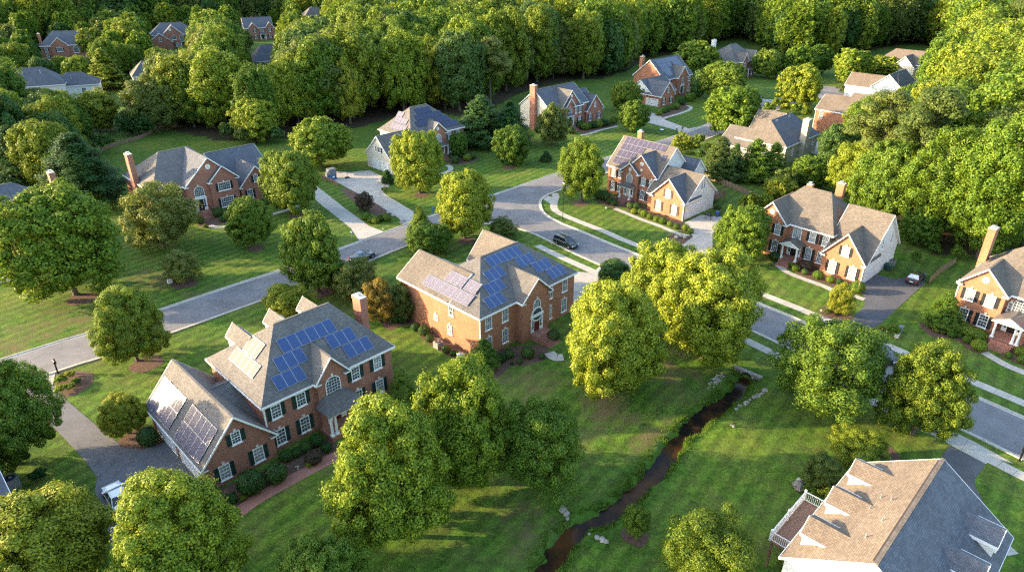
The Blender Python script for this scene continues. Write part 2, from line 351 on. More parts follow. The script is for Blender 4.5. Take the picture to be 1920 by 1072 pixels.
def gz(x, y): return float(ground_z(np.array([x]), np.array([y]))[0])

WOODS = {
 'back': [(-300, 92), (60, 84), (250, 62), (420, 50), (545, 44), (640, 58), (560, 88), (530, 128), (400, 134), (300, 178), (292, 236), (420, 266), (540, 260), (600, 236), (670, 240), (720, 226), (800, 205), (870, 222), (905, 214), (960, 182), (1000, 166), (1080, 150), (1130, 148), (1180, 132), (1210, 110), (1290, 98), (1330, 84), (1390, 66), (1440, 92), (1480, 118), (1560, 108), (1640, 92), (1700, 80), (1780, 92), (1810, 132), (1790, 176), (1700, 214), (1640, 236), (1590, 262), (1580, 330), (1640, 384), (1690, 428), (1745, 470), (1800, 482), (1900, 470), (2100, 560), (2500, 420), (2600, 200), (2500, 28), (-700, 28)],
 'left': [(-400, 260), (-60, 205), (60, 196), (120, 204), (150, 240), (135, 300), (150, 345), (100, 366), (0, 318), (-300, 400)]}
WPOLY = {k: [tuple(G(a, b))[:2] for a, b in v] for k, v in WOODS.items()}
def axis(lo, hi, f0, f1, fine, mid0, mid1, mid):
    out = [lo]
    while out[-1] < hi:
        x = out[-1]
        st = fine if f0 <= x < f1 else mid if mid0 <= x < mid1 else max(mid, 0.045 * min(abs(x - mid0), abs(x - mid1)) + mid)
        out.append(x + st)
    return np.array(out)
ax = axis(-2600, 2600, -3, 35, 0.22, -110, 130, 2.2); ay = axis(-40, 3600, 28, 76, 0.22, 20, 330, 2.2)
X, Y = np.meshgrid(ax, ay); nx, ny = len(ax), len(ay); Z = ground_z(X, Y)
me = bpy.data.meshes.new('ground')
idx = np.arange(nx * ny).reshape(ny, nx); F = np.stack([idx[:-1, :-1], idx[:-1, 1:], idx[1:, 1:], idx[1:, :-1]], -1).reshape(-1, 4)
me.vertices.add(nx * ny); me.vertices.foreach_set('co', np.stack([X, Y, Z], -1).astype(np.float32).ravel())
me.loops.add(F.size); me.loops.foreach_set('vertex_index', F.ravel().astype(np.int32)); me.polygons.add(len(F))
me.polygons.foreach_set('loop_start', np.arange(0, F.size, 4, dtype=np.int32)); me.polygons.foreach_set('loop_total', np.full(len(F), 4, dtype=np.int32))
me.update(); me.validate()
def inmask(poly):
    c = np.zeros(X.shape, bool); n = len(poly); j = n - 1
    for i in range(n):
        xi, yi = poly[i]; xj, yj = poly[j]
        m = ((yi > Y) != (yj > Y)) & (X < (xj - xi) * (Y - yi) / (yj - yi + 1e-12) + xi); c ^= m; j = i
    return c
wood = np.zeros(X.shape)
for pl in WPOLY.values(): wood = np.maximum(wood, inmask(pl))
d, w_ = creek_d(X, Y)
lush = np.clip(1.25 - (d - w_) / 1.6, 0, 1) * (d < 12) * (0.55 + 0.7 * vnoise(X, Y, 1.3, 9))
dryc = [(1000, 770, 11), (1130, 760, 8), (1200, 800, 6), (1010, 990, 5), (960, 870, 6), (290, 525, 6), (345, 565, 4), (1250, 690, 7), (100, 640, 14), (830, 790, 8), (680, 560, 6), (60, 700, 10)]
dry = np.full(X.shape, 0.22)
for a, b, r in dryc:
    p = G(a, b); dry = np.maximum(dry, np.clip(1.3 - np.hypot(X - p.x, Y - p.y) / r, 0, 1) * 0.95)
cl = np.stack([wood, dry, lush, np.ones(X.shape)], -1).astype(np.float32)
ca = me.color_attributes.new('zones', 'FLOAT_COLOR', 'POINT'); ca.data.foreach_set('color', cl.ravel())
me.materials.append(MATS['lawn']); me.polygons.foreach_set('use_smooth', np.ones(len(F), bool))
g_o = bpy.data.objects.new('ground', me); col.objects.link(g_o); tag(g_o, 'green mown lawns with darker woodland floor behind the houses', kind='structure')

def ribbon(name, pts, wl, wr, z, mat, label=None, parent=None, extra=None):
    """strip along pts; wl metres to the left, wr to the right; extra = list of mesh strips to add"""
    mb = MB(); s = 0; prev = None; P = [Vector((p[0], p[1], 0)) for p in pts]
    for i, p in enumerate(P):
        t = (P[min(i + 1, len(P) - 1)] - P[max(i - 1, 0)]).normalized(); n = Vector((-t.y, t.x, 0))
        if i: s += (p - P[i - 1]).length
        zz = z(p) if callable(z) else z
        a = p + n * wl + Vector((0, 0, zz)); b = p - n * wr + Vector((0, 0, zz))
        if prev: mb.face([prev[1], b, a, prev[0]], mat, [(prev[2], 0.02), (s, 0.02), (s, wl + wr), (prev[2], wl + wr)])
        prev = (a, b, s)
    o = mb.build(name, parent)
    return tag(o, label, kind='structure')
def kerb(name, pts, side, label=None):
    """gutter pan and raised kerb along an edge line; side=+1 puts the kerb stone on the left of the line"""
    mb = MB(); P = [Vector((p[0], p[1], 0)) for p in pts]; prev = None; s = 0
    prof = [(-0.40, 0.018), (0.0, 0.022), (0.05, 0.13), (0.22, 0.13), (0.25, -0.05)]
    for i, p in enumerate(P):
        t = (P[min(i + 1, len(P) - 1)] - P[max(i - 1, 0)]).normalized(); n = Vector((-t.y, t.x, 0)) * side
        if i: s += (p - P[i - 1]).length
        row = [p + n * o + Vector((0, 0, h)) for o, h in prof]
        if prev:
            for k in range(len(prof) - 1):
                q = [prev[0][k], row[k], row[k + 1], prev[0][k + 1]]; uv = [(prev[1], k * .4), (s, k * .4), (s, k * .4 + .4), (prev[1], k * .4 + .4)]
                if side < 0: mb.face(q, 'kerb_concrete', uv)
                else: mb.face(q[::-1], 'kerb_concrete', uv[::-1])
        prev = (row, s)
    return tag(mb.build(name), label, kind='structure')
def patch(name, pts, z, mat, label=None, parent=None):
    mb = MB(); mb.face([(p[0], p[1], z) for p in pts], mat); o = mb.build(name, parent)
    if o.data.polygons[0].normal.z < 0: o.data.flip_normals()
    return tag(o, label, kind='structure')
def closed_smooth(pts, n=4):
    q = [tuple(p)[:2] for p in pts]; m = len(q); out = []
    for i in range(m):
        a, b, c, d_ = [Vector(q[(i + k) % m]) for k in (-1, 0, 1, 2)]
        for k in range(n):
            t = k / n; out.append(tuple(0.5 * ((2 * b) + (c - a) * t + (2 * a - 5 * b + 4 * c - d_) * t * t + (3 * b - a - 3 * c + d_) * t ** 3)))
    return out

R1 = smooth_line([(-160, -20), (-110, 28), (-63.9, 72), (-55.4, 79.5), (-41.2, 93.7), (-34.3, 100.3), (-26.8, 108.8), (-21, 115.3), (-13, 124), (-1.3, 136.1), (13.9, 151.7), (25, 162.5), (42, 178.9), (52.6, 189.7), (83, 223.5), (94, 234), (108, 247)])
R2 = smooth_line([(-1, 134), (4.5, 123.5), (12.4, 113.1), (18.2, 106.2), (34.1, 87.8), (39.3, 81.5), (51.6, 65.6), (57, 58.4), (75, 33), (100, -4)])
ribbon('road', R1, 4, 4, 0.012, 'road_asphalt', 'grey asphalt street running from the left edge to the turning circle')
ribbon('road', R2, 4, 4, 0.016, 'road_asphalt', 'grey asphalt street running down from the junction to the right edge')
patch('road_junction', [(-16, 120.8), (-12, 119.3), (-8, 121.6), (-4, 122.2), (0.4, 120.4), (4.3, 117.1), (12, 113), (15.2, 116.3), (9.3, 123.2), (6.6, 127.8), (5.9, 131), (6.0, 134.6), (7.2, 138.4), (11.3, 142.8), (14, 151)], 0.008, 'road_asphalt', 'asphalt junction where the two streets meet')
cc = (110.5, 249); patch('turning_circle', [(cc[0] + 12.5 * math.cos(a * math.pi / 16), cc[1] + 12.5 * math.sin(a * math.pi / 16)) for a in range(32)], 0.020, 'road_asphalt', 'round asphalt turning circle at the end of the street')
def off(L, d):
    out = []
    for i, p in enumerate(L):
        t = (L[min(i + 1, len(L) - 1)] - L[max(i - 1, 0)]).normalized(); out.append(p + Vector((-t.y, t.x, 0)) * d)
    return out
kerb('kerb', [p for p in off(R1, 4) if p.x < 100], 1, 'concrete kerb along the far side of the long street')
k2 = [p for p in off(R1, -4) if p.x < -13] + smooth_line([(-12.0, 119.2), (-8, 121.7), (-4, 122.3), (0.4, 120.5), (4.3, 117.1), (9.7, 110.2)]) + [p for p in off(R2, -4) if p.y < 109]
kerb('kerb', k2, -1, 'concrete kerb round the near corner of the junction')
k3 = [p for p in off(R1, -4) if p.x > 15 and p.x < 100][::-1] + smooth_line([(12.4, 143.8), (9.6, 141.2), (7.1, 138.2), (5.9, 134.3), (6.5, 128.0), (9.3, 123.0), (12, 119.8)]) + [p for p in off(R2, 4) if p.y < 118]
kerb('kerb', k3, 1, 'concrete kerb round the far corner of the junction')

# sidewalks
sw1 = [(9.2, 140.2), (9.3, 137.5), (8.7, 134.0), (8.8, 129.6), (11.6, 125.3), (17.2, 118.8)] + [tuple(p)[:2] for p in off(R2, 7.1) if p.y < 116]
ribbon('sidewalk', smooth_line(sw1, 3), 0.75, 0.75, 0.020, 'sidewalk_concrete', 'concrete sidewalk past the two orange brick fronts')
sw2 = [tuple(p)[:2] for p in off(R2, -6.8) if p.y < 113]
ribbon('sidewalk', sw2, 0.75, 0.75, 0.020, 'sidewalk_concrete', 'concrete sidewalk on the near side of the sloping street')
patch('sidewalk', gl([(1014, 371), (1035, 384), (1047, 374), (1027, 367)]), 0.014, 'sidewalk_concrete', 'concrete kerb ramp at the street corner')
def zz(x0, y0, k, L): return [(x0 + a / k, y0 + b / k) for a, b in L]
# driveways and paths (outlines measured on the ground plane)
patch('driveway', gl(zz(0, 560, 2.094, [(-40, 360), (60, 345), (150, 322), (205, 335), (270, 405), (370, 490), (460, 562), (482, 585), (560, 592), (660, 560), (840, 800), (760, 870), (600, 1000), (440, 1010), (408, 820), (372, 760), (382, 700), (330, 630), (260, 555), (205, 500), (120, 440)])), 0.024, 'drive_asphalt_worn', 'worn dark asphalt driveway beside the garage with sun patches')
patch('driveway_apron', gl(zz(0, 560, 2.094, [(60, 345), (80, 300), (140, 322), (218, 290), (208, 336), (150, 352)])), 0.028, 'drive_concrete', 'pale concrete apron at the foot of the worn asphalt driveway')
patch('driveway', gl([(1068, 508), (1110, 512), (1127, 497), (1160, 508), (1152, 540), (1120, 590), (1072, 590)]), 0.024, 'drive_concrete', 'concrete driveway behind the small brick house')
patch('driveway', gl([(1283, 418), (1314, 403), (1352, 406), (1372, 424), (1336, 436), (1336, 470), (1300, 520), (1262, 512), (1286, 478), (1279, 460), (1299, 444)]), 0.024, 'drive_concrete', 'pale concrete driveway at the white garage gable')
patch('driveway', gl([(1612, 524), (1641, 513), (1672, 522), (1694, 521), (1715, 508), (1738, 513), (1733, 532), (1662, 597), (1628, 624), (1618, 632), (1586, 612), (1594, 601), (1622, 572), (1617, 545)]), 0.024, 'drive_asphalt', 'dark asphalt driveway with the parked sedan')
patch('driveway', gl(zz(1420, 820, 3.84, [(1385, 60), (1645, 190), (1565, 300), (1565, 345), (1620, 450), (1700, 580), (1790, 700), (1500, 700), (1250, 400), (1300, 170)])), 0.024, 'drive_asphalt', 'dark asphalt driveway in the bottom right corner')
patch('driveway_apron', gl(zz(1420, 820, 3.84, [(1290, -10), (1400, 60), (1645, 190), (1705, 150), (1850, 190), (1580, 40), (1420, -40)])), 0.028, 'drive_concrete', 'concrete apron joining the corner driveway to the street')
patch('driveway', gl(zz(440, 300, 4.124, [(650, 330), (700, 245), (640, 180), (560, 210), (600, 330), (900, 530), (968, 630), (1165, 560), (1040, 510), (850, 370), (680, 245)][0:1] + [(900, 530), (968, 632), (1168, 560), (1040, 510), (850, 372), (690, 245), (600, 180), (540, 220)])), 0.024, 'drive_concrete', 'straight pale concrete driveway beside the tall maple')
patch('driveway', gl(zz(440, 300, 4.124, [(700, 75), (800, 90), (900, 95), (1040, 80), (1150, 130), (1200, 200), (1140, 235), (1170, 270), (1260, 325), (1385, 400), (1372, 500), (1300, 500), (1270, 450), (1090, 335), (940, 252), (800, 178), (700, 130)])), 0.024, 'drive_concrete', 'stained concrete driveway curving to the cream garage')
patch('driveway', gl(zz(1160, 60, 3.2, [(150, 470), (250, 500), (270, 525), (420, 580), (530, 560), (410, 608), (180, 545), (120, 510)])), 0.024, 'drive_concrete', 'concrete driveway of the brick house with rooftop panels')
patch('driveway', gl(zz(1160, 60, 3.2, [(790, 385), (820, 380), (880, 405), (960, 408), (915, 428), (860, 425)])), 0.024, 'drive_concrete', 'short concrete driveway of the farthest brick house')
def path(pts, w, lab, mat='drive_concrete', n=4):
    L = smooth_line([tuple(G(a, b))[:2] for a, b in pts], n); return ribbon('path', L, w / 2, w / 2, 0.030, mat, lab)
path(zz(240, 500, 2.143, [(860, 748), (760, 800), (640, 865), (500, 945), (380, 1040)]), 1.5, 'brick paver path along the front of the solar house', 'paver_brick')
path(zz(720, 400, 3.152, [(975, 822), (1010, 850), (1060, 850)]), 1.6, 'concrete path at the foot of the brick steps')
path(zz(1080, 220, 3.8275, [(278, 655), (340, 680), (460, 730), (600, 780), (720, 830), (800, 850)]), 1.15, 'concrete path before the row of round shrubs')
path(zz(1380, 320, 3.8275, [(300, 680), (370, 730), (480, 775), (620, 825), (700, 860), (830, 895), (920, 925)]), 1.15, 'curved concrete path before the tan roofed brick front')
path(zz(1580, 400, 2.976, [(790, 775), (830, 800), (920, 850), (1040, 900), (1150, 960)]), 1.3, 'concrete path from the porch steps at the right edge')
path(zz(220, 260, 4.8, [(830, 780), (900, 800), (1010, 785), (1180, 740), (1380, 685), (1580, 625), (1700, 560)]), 1.1, 'concrete path before the red brick house on the left')
path(zz(660, 180, 6.7, [(1195, 870), (1240, 900), (1215, 945), (1080, 985), (900, 1010)]), 1.2, 'concrete path before the hipped solar house')
path(zz(950, 130, 6.7, [(930, 825), (1020, 815), (1160, 770), (1290, 740), (1400, 715)]), 1.1, 'concrete path before the white gabled brick house')
path(zz(1160, 70, 6.307, [(800, 810), (850, 822), (835, 860), (700, 910), (560, 950), (500, 975)]), 1.2, 'concrete path curving before the panel roofed house')
path([(0, 530), (22, 521), (40, 505)], 1.2, 'concrete path at the steps on the left edge')
path([(1900, 1040), (1880, 1020), (1860, 985)], 1.2, 'concrete path beside the bottom right roof')
# planting beds of mulch (one sheet each, all under plants)
def bed(pts, lab): return patch('mulch_bed', closed_smooth(gl(pts)), 0.018, 'mulch', lab)
bed(zz(240, 500, 2.143, [(330, 915), (420, 975), (560, 900), (700, 815), (835, 745), (800, 690), (600, 790)]), 'mulch bed along the solar house front')
bed(zz(0, 560, 2.094, [(215, 350), (240, 385), (290, 380), (350, 345), (368, 305), (345, 288), (270, 290)]), 'oval mulch bed beside the black mailbox')
bed(zz(0, 560, 2.094, [(465, 560), (500, 595), (600, 590), (640, 570), (600, 500), (520, 520)]), 'mulch bed at the garage corner')
bed(zz(720, 400, 3.152, [(560, 860), (640, 960), (680, 965), (740, 910), (860, 890), (965, 855), (940, 780), (760, 790), (620, 820)]), 'mulch bed before the small brick house')
bed(zz(720, 400, 3.152, [(-10, 640), (30, 690), (150, 660), (250, 760), (400, 850), (500, 860), (520, 830), (300, 690), (160, 600), (60, 600)]), 'mulch strip along the sunlit brick side wall')
bed(zz(1080, 220, 3.8275, [(150, 560), (150, 600), (270, 655), (330, 640), (420, 690), (560, 740), (700, 790), (800, 830), (850, 810), (760, 740), (500, 640), (250, 560)]), 'mulch bed under the row of round shrubs')
bed(zz(1080, 220, 3.8275, [(640, 880), (700, 840), (830, 850), (830, 875), (740, 925), (660, 905)]), 'mulch bed with boulders beside the pale driveway')
bed(zz(1380, 320, 3.8275, [(270, 660), (370, 700), (480, 760), (620, 805), (700, 835), (900, 890), (910, 860), (640, 690), (400, 640)]), 'mulch bed before the orange brick front')
bed(zz(1380, 320, 3.8275, [(600, 1000), (640, 1050), (760, 1085), (830, 1060), (820, 1020), (740, 970), (650, 970)]), 'mulch bed round the small yellow tree')
bed(zz(1580, 400, 2.976, [(430, 625), (500, 690), (620, 700), (720, 770), (790, 780), (800, 740), (600, 640), (470, 610)]), 'curved mulch bed at the right hand house')
bed(zz(1580, 400, 2.976, [(880, 790), (960, 830), (1060, 870), (1080, 820), (960, 760)]), 'mulch bed right of the porch steps')
bed(zz(220, 260, 4.8, [(690, 740), (760, 800), (820, 800), (980, 760), (1380, 680), (1340, 570), (1000, 640), (720, 660)]), 'mulch bed before the left brick house')
bed(zz(660, 180, 6.7, [(1180, 800), (1240, 850), (1360, 870), (1580, 810), (1560, 760), (1400, 700)]), 'mulch bed right of the solar house steps')
bed(zz(950, 130, 6.7, [(860, 740), (980, 810), (1200, 760), (1380, 700), (1300, 640), (1000, 680)]), 'mulch bed before the white gabled house')
bed(zz(1160, 70, 6.307, [(430, 930), (520, 950), (680, 910), (820, 830), (780, 780), (600, 830)]), 'mulch bed before the panel roofed house')
bed([(640, 352), (655, 372), (700, 402), (724, 412), (744, 400), (712, 380), (672, 362)], 'mulch bed between the two concrete driveways')
rings = [(155, 560, 2.2), (277, 681, 2.0), (605, 549, 1.7), (480, 466, 1.5), (556, 404, 1.6), (789, 366, 1.7), (875, 452, 1.7), (955, 314, 1.6), (1088, 381, 1.8), (345, 532, 2.0), (1190, 1004, 1.2), (1025, 303, 1.0), (1640, 850, 2.6)]
for i, (a, b, r) in enumerate(rings):
    p = G(a, b); rr = [r * random.Random(i * 17 + k).uniform(0.85, 1.12) for k in range(9)]
    patch('mulch_ring', closed_smooth([(p.x + rr[k] * math.cos(k * 0.698), p.y + rr[k] * math.sin(k * 0.698)) for k in range(9)]), 0.012, 'mulch')
# creek water, only inside its banks
ribbon('creek_water', [tuple(c) for c in cr], 2.6, 2.6, -0.62, 'creek_water', 'shallow brown and slate creek winding through the lawn')

# tall bank grass and weeds along the creek, one uncountable fringe
rgb = np.random.default_rng(3); B_ = []; 
for i in range(len(cr) - 1):
    a = cr[i]; d_ = cr[i + 1] - a; L = np.hypot(*d_); n_ = int(L * 330)
    t_ = rgb.uniform(0, 1, n_); sd_ = rgb.choice([-1, 1], n_); off_ = crw[i] + np.abs(rgb.normal(0.15, 0.55, n_)); nrm_ = np.array([-d_[1], d_[0]]) / L
    B_.append(np.stack([a[0] + d_[0] * t_ + nrm_[0] * sd_ * off_, a[1] + d_[1] * t_ + nrm_[1] * sd_ * off_], 1))
B_ = np.concatenate(B_); zb_ = ground_z(B_[:, 0], B_[:, 1]); k_ = (zb_ > -0.60) & (vnoise(B_[:, 0], B_[:, 1], 0.9, 11) > 0.33); B_ = B_[k_]; zb_ = zb_[k_]; n_ = len(B_)
an_ = rgb.uniform(0, 6.28, n_); hh_ = rgb.uniform(.12, .42, n_); ww_ = rgb.uniform(.03, .07, n_); lx_ = rgb.normal(0, .14, n_); ly_ = rgb.normal(0, .14, n_)
V_ = np.zeros((n_, 3, 3), np.float32); V_[:, 0, 0] = B_[:, 0] - np.cos(an_) * ww_; V_[:, 0, 1] = B_[:, 1] - np.sin(an_) * ww_; V_[:, 1, 0] = B_[:, 0] + np.cos(an_) * ww_; V_[:, 1, 1] = B_[:, 1] + np.sin(an_) * ww_
V_[:, 0, 2] = V_[:, 1, 2] = zb_ - .02; V_[:, 2, 0] = B_[:, 0] + lx_; V_[:, 2, 1] = B_[:, 1] + ly_; V_[:, 2, 2] = zb_ + hh_
mg = bpy.data.meshes.new('bank_grass'); mg.vertices.add(3 * n_); mg.vertices.foreach_set('co', V_.ravel()); mg.loops.add(3 * n_); mg.loops.foreach_set('vertex_index', np.arange(3 * n_, dtype=np.int32)); mg.polygons.add(n_)
mg.polygons.foreach_set('loop_start', np.arange(0, 3 * n_, 3, dtype=np.int32)); mg.polygons.foreach_set('loop_total', np.full(n_, 3, dtype=np.int32)); mg.update(); mg.materials.append(MATS['leaf_green'])
og = bpy.data.objects.new('bank_grass', mg); col.objects.link(og); tag(og, 'long uncut green grass fringing both banks of the creek', 'grass', kind='stuff')
# ------------------------------------------------------------------ house builder
WIN_CACHE = {}
def win_meshes(w, h, arch, grid, blind):
    key = (round(w, 2), round(h, 2), arch, grid, blind)
    if key in WIN_CACHE: return WIN_CACHE[key]
    mb = MB(); fw = 0.085; t = 0.09
    # local frame: x right along the wall, -y outwards, z up; origin centre of the window
    def outline(ww, hh, n=10):
        if not arch: return [(-ww / 2, -hh / 2), (ww / 2, -hh / 2), (ww / 2, hh / 2), (-ww / 2, hh / 2)]
        sp = hh / 2 - ww / 2 * 0.9
        return [(-ww / 2, -hh / 2), (ww / 2, -hh / 2)] + [(ww / 2 * math.cos(a * math.pi / n), sp + ww / 2 * 0.9 * math.sin(a * math.pi / n)) for a in range(n + 1)]
    o = outline(w + 2 * fw, h + 2 * fw); i_ = outline(w, h); n = len(o)
    for k in range(n):
        a, b, c, d_ = o[k], o[(k + 1) % n], i_[(k + 1) % n], i_[k]
        mb.face([(a[0], -t, a[1]), (b[0], -t, b[1]), (c[0], -t, c[1]), (d_[0], -t, d_[1])], 'white_trim')
        mb.face([(a[0], 0, a[1]), (b[0], 0, b[1]), (b[0], -t, b[1]), (a[0], -t, a[1])], 'white_trim')
        mb.face([(d_[0], -t, d_[1]), (c[0], -t, c[1]), (c[0], -0.02, c[1]), (d_[0], -0.02, d_[1])], 'white_trim')
    mb.box(-w / 2 - 0.17, w / 2 + 0.17, -0.16, 0, -h / 2 - 0.20, -h / 2 - 0.09, 'white_trim')
    top = h / 2 - (0.12 * w if arch else 0)
    nx_, nz = grid
    for k in range(1, nx_): x = -w / 2 + w * k / nx_; mb.box(x - .015, x + .015, -0.055, -0.03, -h / 2, h / 2 - (0.05 if not arch else 0.12 * w + .05 * abs(k - nx_ / 2)), 'white_trim')
    for k in range(1, nz):
        z = -h / 2 + h * k / nz; th = .038 if (k * 2 == nz and not arch) else .016
        zs = h / 2 - w / 2 * 0.9; ww = w / 2 if (not arch or z < zs) else w / 2 * math.sqrt(max(0, 1 - ((z - zs) / (w / 2 * .9)) ** 2))
        mb.box(-ww, ww, -0.062, -0.032, z - th, z + th, 'white_trim')
    # keystone over the head
    kz = h / 2 + fw; mb.face([(-.09, -.10, kz - .02), (.09, -.10, kz - .02), (.15, -.10, kz + .34), (-.15, -.10, kz + .34)], 'stone_trim')
    mb.face([(-.15, -.10, kz + .34), (.15, -.10, kz + .34), (.15, 0, kz + .34), (-.15, 0, kz + .34)], 'stone_trim')
    mb.face([(-.09, 0, kz), (-.09, -.10, kz), (-.15, -.10, kz + .34), (-.15, 0, kz + .34)], 'stone_trim'); mb.face([(.09, -.10, kz), (.09, 0, kz), (.15, 0, kz + .34), (.15, -.10, kz + .34)], 'stone_trim')
    f = mb.build('window_frame'); mf = f.data; bpy.data.objects.remove(f)
    mb = MB(); pm = 'pane_blind' if blind else 'pane'
    mb.face([(a, -0.025, b) for a, b in i_], pm); p = mb.build('pane'); mp_ = p.data; bpy.data.objects.remove(p)
    WIN_CACHE[key] = (mf, mp_); return mf, mp_
SH_CACHE = {}
def shutter_mesh(w, h, mat):
    key = (round(w, 2), round(h, 2), mat)
    if key in SH_CACHE: return SH_CACHE[key]
    mb = MB(); mb.box(-w / 2, w / 2, -0.05, 0, -h / 2, h / 2, mat)
    for a, b in ((-h / 2, 0), (0, h / 2)):
        n = max(4, int((b - a) / 0.13))
        for k in range(n):
            z = a + .06 + (b - a - .12) * (k + .5) / n; mb.face([(-w / 2 + .05, -.055, z - .04), (w / 2 - .05, -.055, z - .04), (w / 2 - .05, -.075, z + .02), (-w / 2 + .05, -.075, z + .02)], mat)
    for z in (-h / 2 + .03, 0, h / 2 - .03): mb.box(-w / 2, w / 2, -.08, -.05, z - .03, z + .03, mat)
    for x in (-w / 2 + .02, w / 2 - .02): mb.box(x - .02, x + .02, -.08, -.051, -h / 2, h / 2, mat)
    o = mb.build('shutter'); m = o.data; bpy.data.objects.remove(o); SH_CACHE[key] = m; return m
ROT = {'f': 0, 'r': 90, 'b': 180, 'l': -90}

class House:
    def __init__(s, name, o, rot, label, brick='brick_red', roof='shingle_grey', shutter='shutter_black'):
        s.e = empty(name, (o[0], o[1], 0), R(rot), label, 'house', 'houses of the neighbourhood'); s.b = brick; s.rf = roof; s.sh = shutter
        s.wall = MB(); s.roof = MB(); s.trim = MB()
    def slab(s, polys, edges, mat=None, t=0.16):
        """roof planes with thickness; edges = boundary edges that carry a white fascia (a, b, outward)"""
        mat = mat or s.rf
        for p in polys:
            s.roof.face(p, mat); s.roof.face([(q[0], q[1], q[2] - t) for q in p[::-1]], 'white_trim')
        for a, b, n in edges:
            a, b, n = Vector(a), Vector(b), Vector(n); o = n * 0.05
            up = Vector((0, 0, 0.015)); dn = Vector((0, 0, -0.24))
            q = [a + up, b + up, b + dn, a + dn]; r_ = [v + o for v in q]
            d = b - a
            s.trim.face([r_[3], r_[2], r_[1], r_[0]], 'white_trim'); s.trim.face([q[0], q[1], r_[1], r_[0]], 'white_trim'); s.trim.face([q[3], r_[3], r_[2], q[2]], 'white_trim')
            s.trim.face([q[0], r_[0], r_[3], q[3]], 'white_trim'); s.trim.face([q[1], q[2], r_[2], r_[1]], 'white_trim'); s.trim.face(q, 'white_trim')
            # closing face under the shingle edge
    def vol(s, kind, x0, x1, y0, y1, ze, zr, wm=None, ends=(None, None), il=None, ir=None, roof=None, inset=0.35, ridge=None, z0=-0.6, walls=True, side=None, cb=True):
        """kind 'gx' ridge along x; 'gy' ridge along y; 'hip' ridge along x. x0..y1 are roof edges"""
        wm = wm or s.b; c = inset
        if kind == 'gy':
            xm = ridge if ridge is not None else (x0 + x1) / 2
            A, B = (xm, y0, zr), (xm, y1, zr)
            L0, L1, R0, R1_ = (x0, y0, ze), (x0, y1, ze), (x1, y0, ze), (x1, y1, ze)
            s.slab([[L0, A, B, L1], [R0, R1_, B, A]], [(L0, A, (0, -1, 0)), (A, R0, (0, -1, 0)), (L1, B, (0, 1, 0)), (B, R1_, (0, 1, 0)), (L0, L1, (-1, 0, 0)), (R0, R1_, (1, 0, 0))], roof)
            kl = (zr - ze) / (xm - x0); kr = (zr - ze) / (x1 - xm); zl = ze + kl * c - .15; zq = ze + kr * c - .15
            if walls:
                a, b, e, f = x0 + c, x1 - c, y0 + c, y1 - c
                m0 = ends[0] or wm; m1 = ends[1] or wm; ml = (side or (None, None))[0] or wm; mr = (side or (None, None))[1] or wm
                s.wall.face([(a, e, z0), (b, e, z0), (b, e, zq), (xm, e, zr - .15), (a, e, zl)], m0)
                s.wall.face([(b, f, z0), (a, f, z0), (a, f, zl), (xm, f, zr - .15), (b, f, zq)], m1)
                s.wall.face([(a, f, z0), (a, e, z0), (a, e, zl), (a, f, zl)], ml); s.wall.face([(b, e, z0), (b, f, z0), (b, f, zq), (b, e, zq)], mr)
            if cb and walls:   # cornice returns at the gable foot
                for xa, sg in ((x0, 1), (x1, -1)):
                    xb = xa + sg * 0.75
                    s.trim.box(min(xa, xb), max(xa, xb), y0 + .02, y0 + c, ze - .30, ze - .10, 'white_trim')
                    s.roof.face([(xa, y0, ze - .10), (xb, y0, ze - .10), (xb, y0 + c, ze + .16), (xa, y0 + c, ze + .16)] if sg > 0 else [(xb, y0, ze - .10), (xa, y0, ze - .10), (xa, y0 + c, ze + .16), (xb, y0 + c, ze + .16)], roof or s.rf)
        else:
            ym = ridge if ridge is not None else (y0 + y1) / 2
            il = 0 if kind == 'gx' else (il if il is not None else (y1 - y0) / 2)
            ir = 0 if kind == 'gx' else (ir if ir is not None else (y1 - y0) / 2)
            A, B = (x0 + il, ym, zr), (x1 - ir, ym, zr)
            FL, FR, BL, BR = (x0, y0, ze), (x1, y0, ze), (x0, y1, ze), (x1, y1, ze)
            polys = [[FL, FR, B, A], [BR, BL, A, B]]; ed = [(FL, FR, (0, -1, 0)), (BL, BR, (0, 1, 0))]
            if il > 0: polys.append([BL, FL, A]); ed.append((BL, FL, (-1, 0, 0)))
            else: ed += [(FL, A, (-1, 0, 0)), (A, BL, (-1, 0, 0))]
            if ir > 0: polys.append([FR, BR, B]); ed.append((FR, BR, (1, 0, 0)))
            else: ed += [(FR, B, (1, 0, 0)), (B, BR, (1, 0, 0))]
            s.slab(polys, ed, roof)
            kf = (zr - ze) / (ym - y0); kb = (zr - ze) / (y1 - ym); zf = ze + kf * c - .15; zb = ze + kb * c - .15
            if walls:
                a, b, e, f = x0 + c, x1 - c, y0 + c, y1 - c; m0 = ends[0] or wm; m1 = ends[1] or wm
                mf, mbk = (side or (None, None)); mf = mf or wm; mbk = mbk or wm
                s.wall.face([(a, e, z0), (b, e, z0), (b, e, zf), (a, e, zf)], mf); s.wall.face([(b, f, z0), (a, f, z0), (a, f, zb), (b, f, zb)], mbk)
                if il > 0:
                    s.wall.face([(a, f, z0), (a, e, z0), (a, e, min(zf, ze)), (a, f, min(zb, ze))], m0)
                else: s.wall.face([(a, f, z0), (a, e, z0), (a, e, zf), (a, ym, zr - .15), (a, f, zb)], m0)
                if ir > 0: s.wall.face([(b, e, z0), (b, f, z0), (b, f, min(zb, ze)), (b, e, min(zf, ze))], m1)
                else: s.wall.face([(b, e, z0), (b, f, z0), (b, f, zb), (b, ym, zr - .15), (b, e, zf)], m1)
            # ridge cap
            s.roof.box(A[0], B[0], ym - .12, ym + .12, zr - .06, zr + .035, roof or s.rf)
